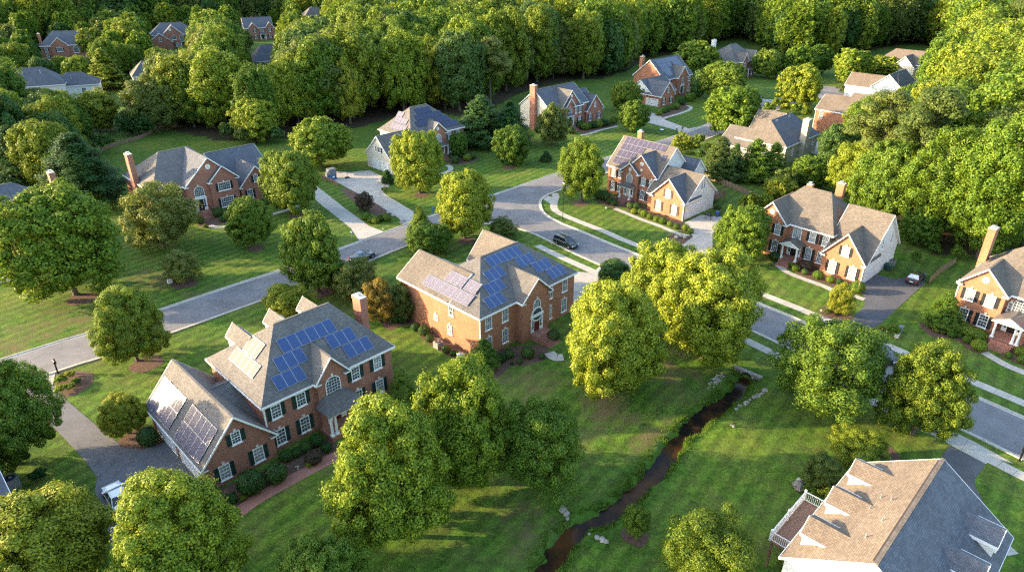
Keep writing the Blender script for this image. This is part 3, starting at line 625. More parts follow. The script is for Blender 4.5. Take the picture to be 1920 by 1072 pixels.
        if kind == 'gy': s.roof.box(xm - .12, xm + .12, y0, y1, zr - .06, zr + .035, roof or s.rf)
    def corner(s, x, y, z1, w=.14):
        s.trim.box(x - w / 2, x + w / 2, y - w / 2, y + w / 2, -.3, z1, 'white_trim')
    def win(s, side, u, z, p, w=0.95, h=1.55, sh=True, arch=False, grid=(3, 4), blind=None, par=None, shw=None):
        """u: coordinate along the wall, p: wall plane"""
        if blind is None: blind = (int(u * 7 + z * 3) % 5 == 0)
        mf, mp_ = win_meshes(w, h, arch, grid, blind)
        loc = (u, p, z) if side in 'fb' else (p, u, z)
        wo = link_mesh('window', mf, s.e, loc, R(ROT[side])); link_mesh('pane', mp_, wo)
        if sh:
            sw_ = shw or 0.42; sm = shutter_mesh(sw_, h + .1, s.sh); M = Matrix.Rotation(R(ROT[side]), 4, 'Z')
            for sg in (-1, 1):
                q = Vector(loc) + M @ Vector((sg * (w / 2 + .13 + sw_ / 2), -0.004, 0)); link_mesh('shutter', sm, s.e, q, R(ROT[side]))
        return wo
    def medallion(s, x, z, p, r=.42):
        mb = MB(); mb.cyl((0, 0), r, r, 0, .06, 'white_trim', 16, True, Matrix.Rotation(R(90), 4, 'X')); mb.cyl((0, 0), r * .66, r * .66, .06, .08, 'siding_cream', 16, True, Matrix.Rotation(R(90), 4, 'X'))
        o = mb.build('gable_medallion', s.e); o.location = (x, p, z)
    def door(s, x, p, z0=.7, w=1.0, h=2.15, mat='door_black', side_lights=True, arch=False, pil=True):
        mb = MB(); W = w + (1.0 if side_lights else .3)
        mb.box(x - W / 2 - .16, x - W / 2, p - .14, p, z0, z0 + h + .1, 'white_trim'); mb.box(x + W / 2, x + W / 2 + .16, p - .14, p, z0, z0 + h + .1, 'white_trim')
        mb.box(x - W / 2 - .22, x + W / 2 + .22, p - .20, p, z0 + h + .1, z0 + h + .42, 'white_trim')
        if arch: mb.cyl((x, 0), W / 2 + .1, W / 2 + .1, 0, .10, 'white_trim', 24, True, Matrix.Translation((0, p, z0 + h + .42)) @ Matrix.Rotation(R(90), 4, 'X')); mb.cyl((x, 0), W / 2 - .12, W / 2 - .12, .10, .12, 'pane', 24, True, Matrix.Translation((0, p, z0 + h + .42)) @ Matrix.Rotation(R(90), 4, 'X'))
        if side_lights:
            for sg in (-1, 1):
                cx = x + sg * (w / 2 + .27); mb.box(cx - .17, cx + .17, p - .05, p, z0 + .5, z0 + h, 'pane'); mb.box(cx - .23, cx + .23, p - .06, p, z0, z0 + .5, 'white_trim')
                for k in range(4): mb.box(cx - .18, cx + .18, p - .07, p - .05, z0 + .48 + k * .54, z0 + .53 + k * .54, 'white_trim')
                mb.box(cx - .23, cx - .17, p - .07, p, z0, z0 + h, 'white_trim'); mb.box(cx + .17, cx + .23, p - .07, p, z0, z0 + h, 'white_trim')
        fr = mb.build('door_frame', s.e)
        mb = MB(); mb.box(x - w / 2, x + w / 2, p - .055, p, z0, z0 + h + .1, mat)
        for a in (-1, 1):
            for z_, hh in ((z0 + .25, .55), (z0 + .95, .85)): mb.box(x + a * w / 4 - w * .16, x + a * w / 4 + w * .16, p - .075, p - .055, z_, z_ + hh, mat)
        d = mb.build('door', s.e); mb = MB(); mb.box(x + w * .36, x + w * .44, p - .13, p - .055, z0 + 1.0, z0 + 1.14, 'alloy'); mb.build('handle', d)
    def steps(s, x, p, n=5, w=2.4, d=1.5, z0=.7, mat='brick_red', rail=True):
        mb = MB(); mb.box(x - w / 2, x + w / 2, p - d, p, -.3, z0, mat); r_ = z0 / n
        for k in range(n): mb.box(x - w / 2 + .15, x + w / 2 - .15, p - d - .32 * (k + 1), p - d - .32 * k + .001, -.3, z0 - r_ * (k + 1) + .001, mat)
        st = mb.build('front_steps', s.e)
        if rail:
            for sg in (-1, 1):
                mb = MB(); xx = x + sg * (w / 2 - .08)
                a, b, c = (xx, p - .1, z0 + .9), (xx, p - d, z0 + .9), (xx, p - d - .32 * n, .9)
                mb.bar(a, b, .025, 'wrought_iron'); mb.bar(b, c, .025, 'wrought_iron')
                for k in range(6): y = p - .1 - (d - .1) * k / 5; mb.bar((xx, y, z0), (xx, y, z0 + .9), .014, 'wrought_iron', 4)
                for k in range(1, 7): t = k / 6; mb.bar((xx, b[1] + (c[1] - b[1]) * t, z0 * (1 - t)), (xx, b[1] + (c[1] - b[1]) * t, z0 * (1 - t) + .9), .014, 'wrought_iron', 4)
                mb.build('railing', s.e)
    def porch(s, x0, x1, y0, y1, zt, gable=True, zf=.6, cols=None, roof=None, r=.16, curved=False, rise=None):
        mb = MB(); pe = .25; xm = (x0 + x1) / 2; zr = zt + (rise or (x1 - x0) * .22); rm = roof or s.rf
        mb.box(x0, x1, y0, y1 - .01, zt - .30, zt, 'white_trim')
        if gable:
            A, B = (xm, y0 - pe, zr), (xm, y1, zr); L0, L1, R0, R1_ = (x0 - pe, y0 - pe, zt), (x0 - pe, y1, zt), (x1 + pe, y0 - pe, zt), (x1 + pe, y1, zt)
            mb.face([L0, A, B, L1], rm); mb.face([R0, R1_, B, A], rm); mb.face([(x0, y0, zt), (x1, y0, zt), (xm, y0, zr - .15)], 'white_trim')
            for P_, Q_ in ((L0, A), (A, R0)):
                P_, Q_ = Vector(P_), Vector(Q_); o = Vector((0, -.04, 0)); dn = Vector((0, 0, -.2))
                mb.face([P_ + o + dn, Q_ + o + dn, Q_ + o, P_ + o], 'white_trim'); mb.face([P_ + dn, Q_ + dn, Q_ + o + dn, P_ + o + dn], 'white_trim')
        else:
            k = .9
            a, b, c, d_ = (x0 - pe, y0 - pe, zt), (x1 + pe, y0 - pe, zt), (x1 + pe, y1, zt), (x0 - pe, y1, zt); t0, t1 = (x0 + k, y1, zr), (x1 - k, y1, zr)
            mb.face([a, b, t1, t0], rm); mb.face([b, c, t1], rm); mb.face([d_, a, t0], rm); mb.face([d_, c, b, a], 'white_trim')
        po = mb.build('porch_roof', s.e)
        mb = MB(); mb.box(x0 - .1, x1 + .1, y0 - .1, y1, -.3, zf, 'brick_red'); mb.build('porch_floor', s.e)
        for cx in (cols or [x0 + .25, x1 - .25]):
            mb = MB(); mb.box(cx - r * 1.4, cx + r * 1.4, y0 + .1, y0 + .1 + r * 2.8, zf, zf + .18, 'white_trim'); mb.cyl((cx, y0 + .1 + r * 1.4), r, r * .85, zf + .18, zt - .42, 'white_trim', 14); mb.box(cx - r * 1.3, cx + r * 1.3, y0 + .1 + r * .1, y0 + .1 + r * 2.7, zt - .42, zt - .29, 'white_trim')
            mb.build('column', s.e, False)
    def garage_door(s, side, u, p, w=2.7, h=2.2, z0=.02):
        mb = MB(); mb.box(-w / 2, w / 2, -.05, 0, 0, h, 'white_trim')
        for k in range(4):
            for j in range(4): mb.box(-w / 2 + .1 + j * (w - .1) / 4, -w / 2 + (j + 1) * (w - .1) / 4, -.075, -.05, .08 + k * h / 4, h / 4 * (k + 1) - .06, 'siding_white')
        o = mb.build('garage_door', s.e); o.location = (u, p, z0) if side in 'fb' else (p, u, z0); o.rotation_euler = (0, 0, R(ROT[side]))
        mb = MB(); mb.box(-w / 2 - .15, -w / 2, -.1, 0, 0, h + .15, 'white_trim'); mb.box(w / 2, w / 2 + .15, -.1, 0, 0, h + .15, 'white_trim'); mb.box(-w / 2, w / 2, -.1, 0, h, h + .15, 'white_trim'); mb.build('door_frame', o)
    def chimney(s, x, y, zt, wx=1.5, wy=.85, z0=-.4, mat=None, shoulder=None):
        mat = mat or s.b; mb = MB()
        if shoulder: mb.box(x - wx * .8, x + wx * .8, y - wy * .55, y + wy * .55, z0, shoulder, mat); mb.box(x - wx / 2, x + wx / 2, y - wy / 2, y + wy / 2, shoulder, zt, mat)
        else: mb.box(x - wx / 2, x + wx / 2, y - wy / 2, y + wy / 2, z0, zt, mat)
        mb.box(x - wx / 2 - .07, x + wx / 2 + .07, y - wy / 2 - .07, y + wy / 2 + .07, zt - .35, zt - .12, mat)
        o = mb.build('chimney', s.e); mb = MB(); mb.box(x - wx / 2 - .02, x + wx / 2 + .02, y - wy / 2 - .02, y + wy / 2 + .02, zt, zt + .08, 'stone_trim'); mb.cyl((x, y), .2, .2, zt + .08, zt + .35, 'galvanized', 10); mb.box(x - .28, x + .28, y - .28, y + .28, zt + .35, zt + .4, 'galvanized'); mb.build('chimney_cap', o)
    def panels(s, axis, ze, slope, cells, mat, base=0.0, pw=1.10, pd=1.62, fr='panel_frame'):
        """cells: (u, d, nu, nd): u along the eave, d horizontal distance up from the eave line, rows nd"""
        key = (mat, pw, pd, fr)
        if key not in PANEL:
            mb = MB(); mb.box(-pw / 2, pw / 2, -pd / 2, pd / 2, -.04, 0, fr)
            mb.face([(-pw / 2 + .025, -pd / 2 + .025, .004), (pw / 2 - .025, -pd / 2 + .025, .004), (pw / 2 - .025, pd / 2 - .025, .004), (-pw / 2 + .025, pd / 2 - .025, .004)], mat, [(0, 0), (1, 0), (1, 1), (0, 1)])
            o = mb.build('solar_panel'); PANEL[key] = o.data; bpy.data.objects.remove(o)
        al = math.atan(slope); n = 0
        for u, d, nu, nd in cells:
            for i in range(nu):
                for j in range(nd):
                    uu = u + (i + .5) * (pw + .02); vv = d + (j + .5) * (pd + .02) * math.cos(al)
                    z = ze + slope * vv + .12 / math.cos(al)
                    o = bpy.data.objects.new('solar_panel', PANEL[key]); col.objects.link(o); o.parent = s.e
                    if axis == 'f': o.location = (uu, base + vv, z); o.rotation_euler = (al, 0, 0)
                    elif axis == 'l': o.matrix_local = Matrix.Translation((base + vv, uu, z)) @ Matrix.Rotation(R(-90), 4, 'Z') @ Matrix.Rotation(al, 4, 'X')
                    n += 1
        return n
    def vent(s, x, y, z, h=.5, r=.07):
        mb = MB(); mb.cyl((x, y), r, r, z - .2, z + h, 'galvanized', 8); mb.cyl((x, y), r * 2.6, r * 1.2, z - .15, z + .05, 'vent_grey', 8); mb.build('vent_pipe', s.e)
    def done(s):
        s.wall.build('wall', s.e); s.roof.build('roof', s.e)
        if s.trim.f: s.trim.build('roof_trim', s.e)
        return s
PANEL = {}
def dormer(H, x, yf, yb, zb, ze, zr, hw, roof=None, back=True, win=True):
    """small gabled dormer; front face at yf, running back to yb; sits on a slope"""
    sg = 1 if yb > yf else -1; o = .16
    A, B = (x, yf - sg * o, zr), (x, yb, zr); L0, L1 = (x - hw - o, yf - sg * o, ze), (x - hw - o, yb, ze); R0, R1_ = (x + hw + o, yf - sg * o, ze), (x + hw + o, yb, ze)
    if sg > 0: pl = [[L0, A, B, L1], [R0, R1_, B, A]]
    else: pl = [[L1, B, A, L0], [A, B, R1_, R0]]
    H.slab(pl, [(L0, A, (0, -sg, 0)), (A, R0, (0, -sg, 0)), (L0, L1, (-1, 0, 0)), (R0, R1_, (1, 0, 0))], roof, .1)
    mm = 'siding_white'; H.wall.face([(x - hw, yf, zb), (x + hw, yf, zb), (x + hw, yf, ze), (x, yf, zr - .12), (x - hw, yf, ze)], mm)
    for xx in (x - hw, x + hw): H.wall.face([(xx, yf, zb), (xx, yb, zb), (xx, yb, ze + .1), (xx, yf, ze + .1)], mm)
    if win: H.win('b' if sg < 0 else 'f', x, (zb + ze) / 2 + .25, yf, .8, 1.1, False, grid=(2, 2))

# ================================================================== HOUSE A: large solar house, lower left
A = House('brick_house', G(489.6, 766, 6.3), 45.5, 'large red brick house with blue rooftop panels and panelled garage wing, lower left', 'brick_red', 'shingle_tan', 'shutter_green')
A.rf = 'shingle_grey'
A.vol('hip', 0, 16.8, 0, 13.2, 6.3, 11.2, il=5.75, ir=4.1)
A.vol('gy', 6.0, 10.4, -.46, 6, 6.3, 9.0)
A.vol('gy', -7.2, .9, -.75, 13.9, 3.0, 7.45, side=('brick_red', None))
A.vol('gx', -3.2, 1.5, 1.2, 13.0, 3.1, 6.3, z0=-.5)
for xx in (3.7, 8.3, 12.7): dormer(A, xx, 12.6, 8.2, 6.6, 8.4, 9.75, .95, None)
A.corner(.33, .33, 6.0)
for u in (1.6, 4.5, 11.4, 14.4):
    A.win('f', u, 4.95, .35, .95, 1.5); A.win('f', u, 1.65, .35, .95, 1.75)
A.win('f', 8.2, 5.15, -.11, 1.7, 2.2, False, True, (5, 6))
A.win('f', -3.2, 4.75, -.4, .8, 1.25); A.win('f', -1.35, 1.45, -.4, .95, 1.6); A.win('f', -4.95, 1.45, -.4, .95, 1.6)
A.garage_door('l', 3.4, -6.85, 4.6, 2.2); A.garage_door('l', 9.4, -6.85, 4.6, 2.2)
A.door(8.15, -.11, .55, 1.0, 2.2, 'door_red')
A.porch(6.0, 10.3, -2.6, -.1, 3.35, False, .5, [6.2, 6.75, 9.55, 10.1], rise=.95)
A.chimney(17.0, 6.9, 10.3, .95, 1.7)
sl = 4.9 / 6.6
A.panels('f', 6.3, sl, [(4.95, 3.56, 6, 1), (3.55, 2.1, 3, 1), (2.4, .62, 3, 1), (9.9, 2.1, 3, 1), (11.05, .62, 3, 1)], 'solar_blue', 0, 1.10, 1.72)
A.panels('l', 6.3, 4.9 / 5.75, [(5.5, 2.5, 3, 1), (3.9, 1.35, 5, 1)][:1], 'solar_pale', 0, .92, 1.9)
A.panels('l', 6.3, 4.9 / 5.75, [(3.95, 1.2, 5, 1)], 'solar_pale', 0, 1.08, 1.6)
A.panels('l', 3.0, 4.45 / 4.05, [(7.5, .2, 5, 2), (.2, .2, 5, 2)], 'solar_violet', -7.2, 1.14, 1.83)
A.vent(2.3, 9.6, 8.1, .35)
A.done()

# ================================================================== HOUSE B: centre brick house
B = House('brick_house', G(899.5, 599, 6.3), 45.5, 'small square brick house with bright orange side wall, blue panels and red arched door, centre', 'brick_orange', 'shingle_grey')
B.b = 'brick_orange'
B.vol('hip', 0, 19.3, 0, 14, 6.3, 10.5, il=6.8, ir=5.2)
B.vol('gy', 0.01, 8.6, 6, 17.2, 6.31, 9.2, roof='shingle_tan')
B.vol('gy', 10.9, 17.9, 7, 14.5, 6.31, 10.1, roof='shingle_tan')
B.vol('gy', 6.6, 12.7, -1.15, 6, 6.3, 9.15)
for u in (1.8, 4.8, 13.6, 16.8):
    B.win('f', u, 4.9, .35, .95, 1.7, False, grid=(3, 6)); B.win('f', u, 1.75, .35, .95, 1.9, False, grid=(3, 6))
B.win('f', 9.75, 4.75, -.8, 1.25, 1.95, False, True, (4, 5)); B.win('l', 5.9, 5.1, .35, .7, 1.2, False, grid=(2, 2)); B.win('l', 9.2, 2.9, .35, .6, .6, False, grid=(2, 2)); B.win('l', 6.3, 2.1, .35, .7, 1.2, False, grid=(2, 2))
B.door(9.75, -.8, .95, 1.0, 2.2, 'door_red', True, True); B.steps(9.9, -.8, 6, 2.8, 1.5, .95)
B.corner(.33, .33, 6.1); B.corner(.33, 16.82, 6.1)
sl = 4.2 / 7
B.panels('f', 6.3, sl, [(7.0, 5.05, 6, 1), (5.2, 3.45, 3, 1), (3.75, 1.95, 3, 1), (2.3, .42, 3, 1), (11.2, 3.45, 3, 1), (13.0, 1.95, 3, 1), (14.3, .42, 3, 1)], 'solar_blue', 0, 1.02, 1.72)
B.panels('l', 6.32, 2.89 / 4.3, [(3.0, .55, 8, 1), (3.2, 2.1, 2, 1), (5.8, 2.1, 3, 1)], 'solar_grey', 0, 1.14, 1.72)
B.vent(2.0, 6.6, 7.5, .5); B.done()

# ================================================================== HOUSE C: right of the junction
C = House('brick_house', G(1080 + 218 / 3.8275, 220 + 340 / 3.8275, 6.0), -46, 'brick house with white end gables and stepped grey panels at the junction', 'brick_orange', 'shingle_tan', 'shutter_brown')
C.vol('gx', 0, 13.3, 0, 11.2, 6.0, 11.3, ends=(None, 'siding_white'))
C.vol('gy', 4.9, 13.28, -.5, 5.5, 6.0, 10.1, roof='shingle_slate'); C.vol('gy', 4.3, 9.2, -1.0, 4, 6.0, 8.1, roof='shingle_slate')  # slate tints these gable roofs as shaded beside the tan main roof
C.vol('gx', 12.4, 21.8, -2.5, 8.6, 3.6, 8.1, ends=(None, 'siding_white'), side=('brick_orange', None))
C.vol('gy', 13.6, 21.78, -3.0, 3.2, 3.6, 7.7, roof='shingle_slate')  # slate again as the shade tint
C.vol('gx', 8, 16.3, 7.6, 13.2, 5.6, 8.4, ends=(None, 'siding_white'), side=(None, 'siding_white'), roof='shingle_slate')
for u, y in ((1.9, .35), (4.0 - .35, .35), (9.9, -.14), (11.9, -.14)):
    C.win('f', u, 4.6, y, .9, 1.45, blind=True); C.win('f', u, 1.75, y, .9, 1.8, blind=(u < 3))
C.win('f', 6.75, 4.55, -.65, 1.35, 2.1, False, True, (4, 5)); C.medallion(6.75, 6.6, -.65, .35); C.medallion(9.2, 8.2, -.15, .42); C.medallion(9.2, 6.9, -.15, .28)
C.win('f', 15.7, 1.7, -2.65, .95, 1.8, blind=True); C.win('f', 19.4, 1.7, -2.65, .95, 1.8, blind=True); C.win('f', 17.65, 4.6, -2.65, .95, 1.45, blind=True)
C.win('r', 3.0, 5.7, 21.45, .5, 1.2, False, grid=(2, 3)); C.win('r', 3.8, 5.7, 21.45, .5, 1.2, False, grid=(2, 3))
C.garage_door('r', .3, 21.45, 2.7, 2.2); C.garage_door('r', 3.6, 21.45, 2.7, 2.2)
C.door(6.75, -.65, .8, 1.1, 2.15, 'siding_cream'); C.porch(5.3, 8.3, -2.4, -.64, 3.35, False, .7, rise=.5); C.steps(6.8, -2.4, 5, 2.0, .3, .7, rail=False)
C.chimney(1.2, 9.8, 11.6, 1.1, .8, 5); C.corner(21.42, -2.63, 3.4)
sl = 5.3 / 5.6
C.panels('f', 6.0, sl, [(1.0, 4.2, 9, 1), (1.0, 3.0, 5, 1), (1.0, 1.8, 4, 1), (1.0, .55, 3, 1), (11.2, 2.7, 1, 1)], 'solar_plum', 0, 1.12, 1.62)
C.done()

# ================================================================== HOUSE D: tan roofed, right
D = House('brick_house', G(1380 + 385 / 3.8275, 320 + 382 / 3.8275, 6.2), -47, 'orange brick house with wide tan roof and gabled garage beside the dark asphalt driveway', 'brick_orange', 'shingle_brown', 'shutter_black')
D.rf = 'shingle_tan'
D.vol('hip', -6.0, 7.5, 0, 12.2, 6.2, 11.1, il=4.6, ir=4.1)
D.vol('gy', -6.2, .1, -1.1, 6, 6.2, 9.6)
D.vol('gx', 6.7, 13.9, -1.2, 12.0, 3.6, 10.2, ends=(None, 'siding_white'), side=('brick_orange', None), ridge=5.6)
D.vol('gy', 6.6, 13.85, -1.7, 4.5, 3.6, 8.0)
D.win('f', -1.5, 4.95, -.75, .95, 1.6, blind=True); D.win('f', -4.3, 4.95, -.75, .95, 1.6, blind=True); D.win('f', -1.5, 1.9, -.75, .95, 1.9); D.win('f', -4.3, 1.9, -.75, .95, 1.9); D.medallion(-3.0, 7.8, -.75, .42)
D.win('f', 4.1, 4.9, .35, .9, 1.5, blind=True); D.win('f', 6.3, 4.9, .35, .9, 1.5, blind=True); D.win('f', 1.45, 5.0, .35, 1.35, 1.9, False, True, (4, 5))
D.win('f', 3.95, 1.9, .35, .95, 1.9, grid=(4, 6), blind=False); D.win('f', 6.0, 1.9, .35, .9, 1.9, grid=(4, 6), blind=False, sh=False)
D.win('f', 8.8, 1.75, -1.35, 1.0, 1.9, blind=True); D.win('f', 12.0, 1.75, -1.35, 1.0, 1.9, blind=True); D.win('f', 10.3, 4.95, -1.35, 1.0, 1.4, blind=True, shw=.38)
D.win('r', 4.3, 5.5, 13.55, .6, 1.5, False, grid=(2, 4)); D.win('r', 7.9, 5.6, 13.55, .6, 1.5, False, grid=(2, 4))
D.garage_door('r', 1.2, 13.55, 2.7, 2.2); D.garage_door('r', 4.5, 13.55, 2.7, 2.2)
D.door(1.45, .35, .75, 1.05, 2.2); D.porch(.1, 3.1, -2.0, .34, 3.35, True, .7, rise=.8); D.steps(1.5, -2.0, 5, 2.4, .3, .7, rail=False)
D.chimney(2.6, 11.6, 11.3, 1.3, .9); D.chimney(-1.6, 9.0, 10.7, .9, .8, 6); D.corner(13.52, -1.32, 3.4); D.done()

# ================================================================== HOUSE E: right edge
E_ = House('brick_house', G(1740 + 200 / 3.572, 400 + 450 / 3.572, 6.2), -50, 'orange brick house cut by the right edge with white columned porch and tall chimney', 'brick_orange', 'shingle_tan', 'shutter_black')
E_.vol('hip', 0, 16, .8, 13, 6.2, 11.0, il=4.6, ir=5)
E_.vol('gy', 0, 6.4, -.4, 7, 6.2, 9.3)
for u in (1.95, 4.45): E_.win('f', u, 4.8, -.05, 1.0, 1.55, blind=True); E_.win('f', u, 1.7, -.05, 1.0, 1.75, blind=False)
E_.medallion(3.2, 7.5, -.05, .45); E_.win('f', 7.7, 4.8, 1.15, 1.5, 2.0, False, True, (5, 5)); E_.win('f', 6.6, 4.4, 1.15, .4, 1.2, False, grid=(1, 3)); E_.win('f', 8.8, 4.4, 1.15, .4, 1.2, False, grid=(1, 3))
E_.win('f', 11.5, 4.8, 1.15, 1, 1.55); E_.win('f', 11.5, 1.7, 1.15, 1, 1.75)
E_.door(7.7, 1.15, .75, 1.1, 2.2); E_.porch(6.1, 9.5, -2.2, 1.14, 3.4, True, .7, [6.35, 8.7, 9.25], 'metal_roof', rise=.9); E_.steps(7.8, -2.2, 5, 2.8, .4, .7, rail=False)
E_.chimney(-.1, 9.6, 11.6, 1.0, 1.5)
E_.panels('l', 6.2, 4.8 / 4.6, [(6.2, 1.2, 2, 2)], 'solar_dark', 0, 1.2, 1.4, 'panel_frame_black')
E_.vent(2.5, 6.8, 8.4, .3); E_.corner(.33, -.07, 6.0); E_.done()

# ================================================================== HOUSE I: bottom right roof with dormers
I_ = House('dormered_house', G(1420 + 845 / 3.84, 820 + 920 / 3.84, 10.5), 45, 'white sided house with sun-and-shade tinted roof, five dormers and white railed deck, bottom right', 'siding_white', 'shingle_brown')
I_.b = 'siding_white'
yr = 6.2; x0, x1 = .2, 15.3
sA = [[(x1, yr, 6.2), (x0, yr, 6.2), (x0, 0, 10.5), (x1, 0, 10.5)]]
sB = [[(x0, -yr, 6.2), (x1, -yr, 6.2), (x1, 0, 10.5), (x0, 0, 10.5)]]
I_.slab(sA, [((x0, yr, 6.2), (x1, yr, 6.2), (0, 1, 0)), ((x0, yr, 6.2), (x0, 0, 10.5), (-1, 0, 0)), ((x1, yr, 6.2), (x1, 0, 10.5), (1, 0, 0))], 'shingle_brown')  # one roof: brown tint paints this slope as sunlit
I_.slab(sB, [((x0, -yr, 6.2), (x1, -yr, 6.2), (0, -1, 0)), ((x0, -yr, 6.2), (x0, 0, 10.5), (-1, 0, 0)), ((x1, -yr, 6.2), (x1, 0, 10.5), (1, 0, 0))], 'shingle_slate')  # slate tint paints the opposite slope as shaded
a, b, e, f = x0 + .3, x1 - .3, -yr + .35, yr - .35
I_.wall.face([(a, f, -.5), (a, e, -.5), (a, e, 6.3), (a, 0, 10.35), (a, f, 6.3)], 'siding_white'); I_.wall.face([(b, e, -.5), (b, f, -.5), (b, f, 6.3), (b, 0, 10.35), (b, e, 6.3)], 'siding_white')
I_.wall.face([(a, e, -.5), (b, e, -.5), (b, e, 6.3), (a, e, 6.3)], 'siding_white'); I_.wall.face([(b, f, -.5), (a, f, -.5), (a, f, 6.3), (b, f, 6.3)], 'siding_white')
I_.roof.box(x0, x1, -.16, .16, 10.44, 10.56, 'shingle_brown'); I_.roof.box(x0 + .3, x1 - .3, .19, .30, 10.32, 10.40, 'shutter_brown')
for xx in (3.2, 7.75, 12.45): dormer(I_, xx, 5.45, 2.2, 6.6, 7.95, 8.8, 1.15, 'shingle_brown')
for xx in (3.0, 7.6, 12.3)[1:]: dormer(I_, xx, -5.45, -2.2, 6.6, 7.95, 8.8, 1.15, 'shingle_slate')  # dormer roofs repeat the sunlit and shaded tints of their slopes
for x, y in ((7.4, 2.6), (9.1, 2.4), (8.7, 1.6), (5.7, 1.3), (3.4, 1.6)): I_.vent(x, y, 10.5 - .694 * y, .38, .045)
I_.win('b', 12.0, 4.6, f, 1, 1.5, False); I_.win('b', 3.2, 4.6, f, 1, 1.5, False); I_.win('l', 3.0, 4.6, a, 1, 1.5, False)
# deck on the sunlit-tinted side
mb = MB(); dz = 3.1; mb.box(4.3, 11.0, f + .01, 8.5, dz - .2, dz, 'deck_wood')
for x in (4.5, 7.6, 10.8): mb.box(x - .1, x + .1, 8.2, 8.4, -.3, dz - .2, 'deck_wood')
dk = mb.build('deck', I_.e); mb = MB()
for (xa, ya), (xb, yb) in (((4.35, f), (4.35, 8.45)), ((4.35, 8.45), (10.95, 8.45)), ((10.95, 8.45), (10.95, f))):
    L = math.hypot(xb - xa, yb - ya); n = int(L / .16)
    mb.bar((xa, ya, dz + 1.0), (xb, yb, dz + 1.0), .055, 'white_trim', 4); mb.bar((xa, ya, dz + .12), (xb, yb, dz + .12), .04, 'white_trim', 4)
    for k in range(n): t = k / n; mb.bar((xa + (xb - xa) * t, ya + (yb - ya) * t, dz + .1), (xa + (xb - xa) * t, ya + (yb - ya) * t, dz + 1.0), .022, 'white_trim', 4)
for x, y in ((4.35, 8.45), (10.95, 8.45), (7.6, 8.45), (4.35, f + .1), (10.95, f + .1)): mb.box(x - .09, x + .09, y - .09, y + .09, dz, dz + 1.2, 'white_trim')
mb.build('railing', dk); I_.done()

# ================================================================== HOUSE F: left brick house
F_ = House('brick_house', G(220 + 600 / 4.8, 260 + 440 / 4.8, 6.2), 45, 'red brick house with slate grey roof, three front gables and a tall end chimney, left', 'brick_red', 'shingle_slate', 'shutter_black')
F_.rf = 'shingle_slate'
F_.vol('hip', -5.6, 10.5, .8, 17.0, 6.2, 11.1, il=5.6, ir=4.5, ridge=10.3, roof='shingle_grey')
F_.vol('gy', 0, 10.6, -.3, 10, 6.2, 11.1); F_.vol('gy', 4.4, 10.7, -.8, 4, 6.2, 9.1)
F_.vol('gx', 9.0, 20.0, 2.8, 17.5, 3.4, 8.9, ridge=10.8); F_.vol('gy', 10.7, 18.6, .2, 8, 3.4, 7.3)
F_.win('f', 2.6, 4.75, .05, 1.75, 1.9, False, True, (5, 5)); F_.medallion(5.2, 9.2, .05, .5)
F_.win('f', 7.5, 4.85, -.45, 2.3, 1.5, True, grid=(6, 3)); F_.win('f', 7.6, 1.6, -.45, 2.5, 1.8, True, grid=(6, 4)); F_.win('f', -1.2, 4.9, 1.15, .9, 1.5); F_.win('f', -3.6, 4.9, 1.15, .9, 1.5); F_.win('f', -1.2, 1.6, 1.15, .9, 1.7); F_.win('f', -3.6, 1.6, 1.15, .9, 1.7)
F_.win('f', 14.6, 4.6, .55, .8, 1.3); F_.win('f', 12.9, 1.55, .55, 1, 1.8); F_.win('f', 16.6, 1.55, .55, 1, 1.8)
F_.door(2.5, .05, .9, 1.05, 2.2); F_.steps(2.5, .05, 6, 2.4, 1.3, .9); F_.chimney(-5.6, 9.6, 12.0, .95, 1.7, shoulder=None); F_.done()

# ================================================================== HOUSE J: hipped solar house, centre left back
J = House('brick_house', G(660 + 1420 / 6.7, 180 + 385 / 6.7, 6.2), 45, 'brick house with dark panelled hip roof and cream garage wing behind a light maple', 'brick_red', 'shingle_grey', 'shutter_black')
J.rf = 'shingle_grey'
J.vol('hip', -17.2, 0, 0, 13.6, 6.2, 11.9, il=5.2, ir=6.6, ends=('siding_cream', None))
J.vol('gy', -12.4, -6.3, -.9, 6, 6.2, 9.0)
J.vol('gx', -25.9, -16, -3.6, 7.0, 3.3, 8.2, 'siding_cream', ends=('siding_cream', None)); J.vol('gy', -23.2, -16.4, -4.1, 2, 3.3, 6.6, 'brick_red')
for u in (-5.0, -2.3): J.win('f', u, 4.8, .35, .95, 1.55); J.win('f', u, 1.6, .35, .95, 1.9, arch=True)
J.win('f', -9.3, 4.9, -.55, 1.6, 2.0, False, True, (5, 5)); J.medallion(-9.35, 7.4, -.55, .42); J.win('f', -14.6, 4.8, .35); J.win('f', -14.6, 1.6, .35, .95, 1.8)
J.garage_door('l', -.6, -25.55, 2.7, 2.2); J.garage_door('l', 3.0, -25.55, 2.7, 2.2); J.win('l', 1.0, 5.0, -25.55, .55, 1.0, True, grid=(2, 2)); J.win('l', 2.6, 5.0, -25.55, .55, 1.0, False, grid=(2, 2))
J.door(-8.6, -.55, .9, 1.0, 2.2); J.porch(-10.0, -7.2, -2.2, -.54, 3.5, False, .85, rise=.4); J.steps(-8.6, -2.2, 5, 2.2, .4, .85)
sl = 5.7 / 6.8
J.panels('f', 6.2, sl, [(-11.2, 4.75, 4, 1), (-12.4, 3.4, 7, 1), (-13.3, 2.0, 3, 1), (-7.6, 2.0, 4, 1), (-6.0, .65, 4, 1)], 'solar_dark', 0, 1.15, 1.66, 'panel_frame_black')
J.panels('l', 6.2, 5.7 / 5.2, [(3.5, .7, 5, 1), (4.4, 1.9, 4, 1), (7.2, 2.9, 2, 1)], 'solar_grey', -17.2, 1.2, 1.6, 'panel_frame_black'); J.done()

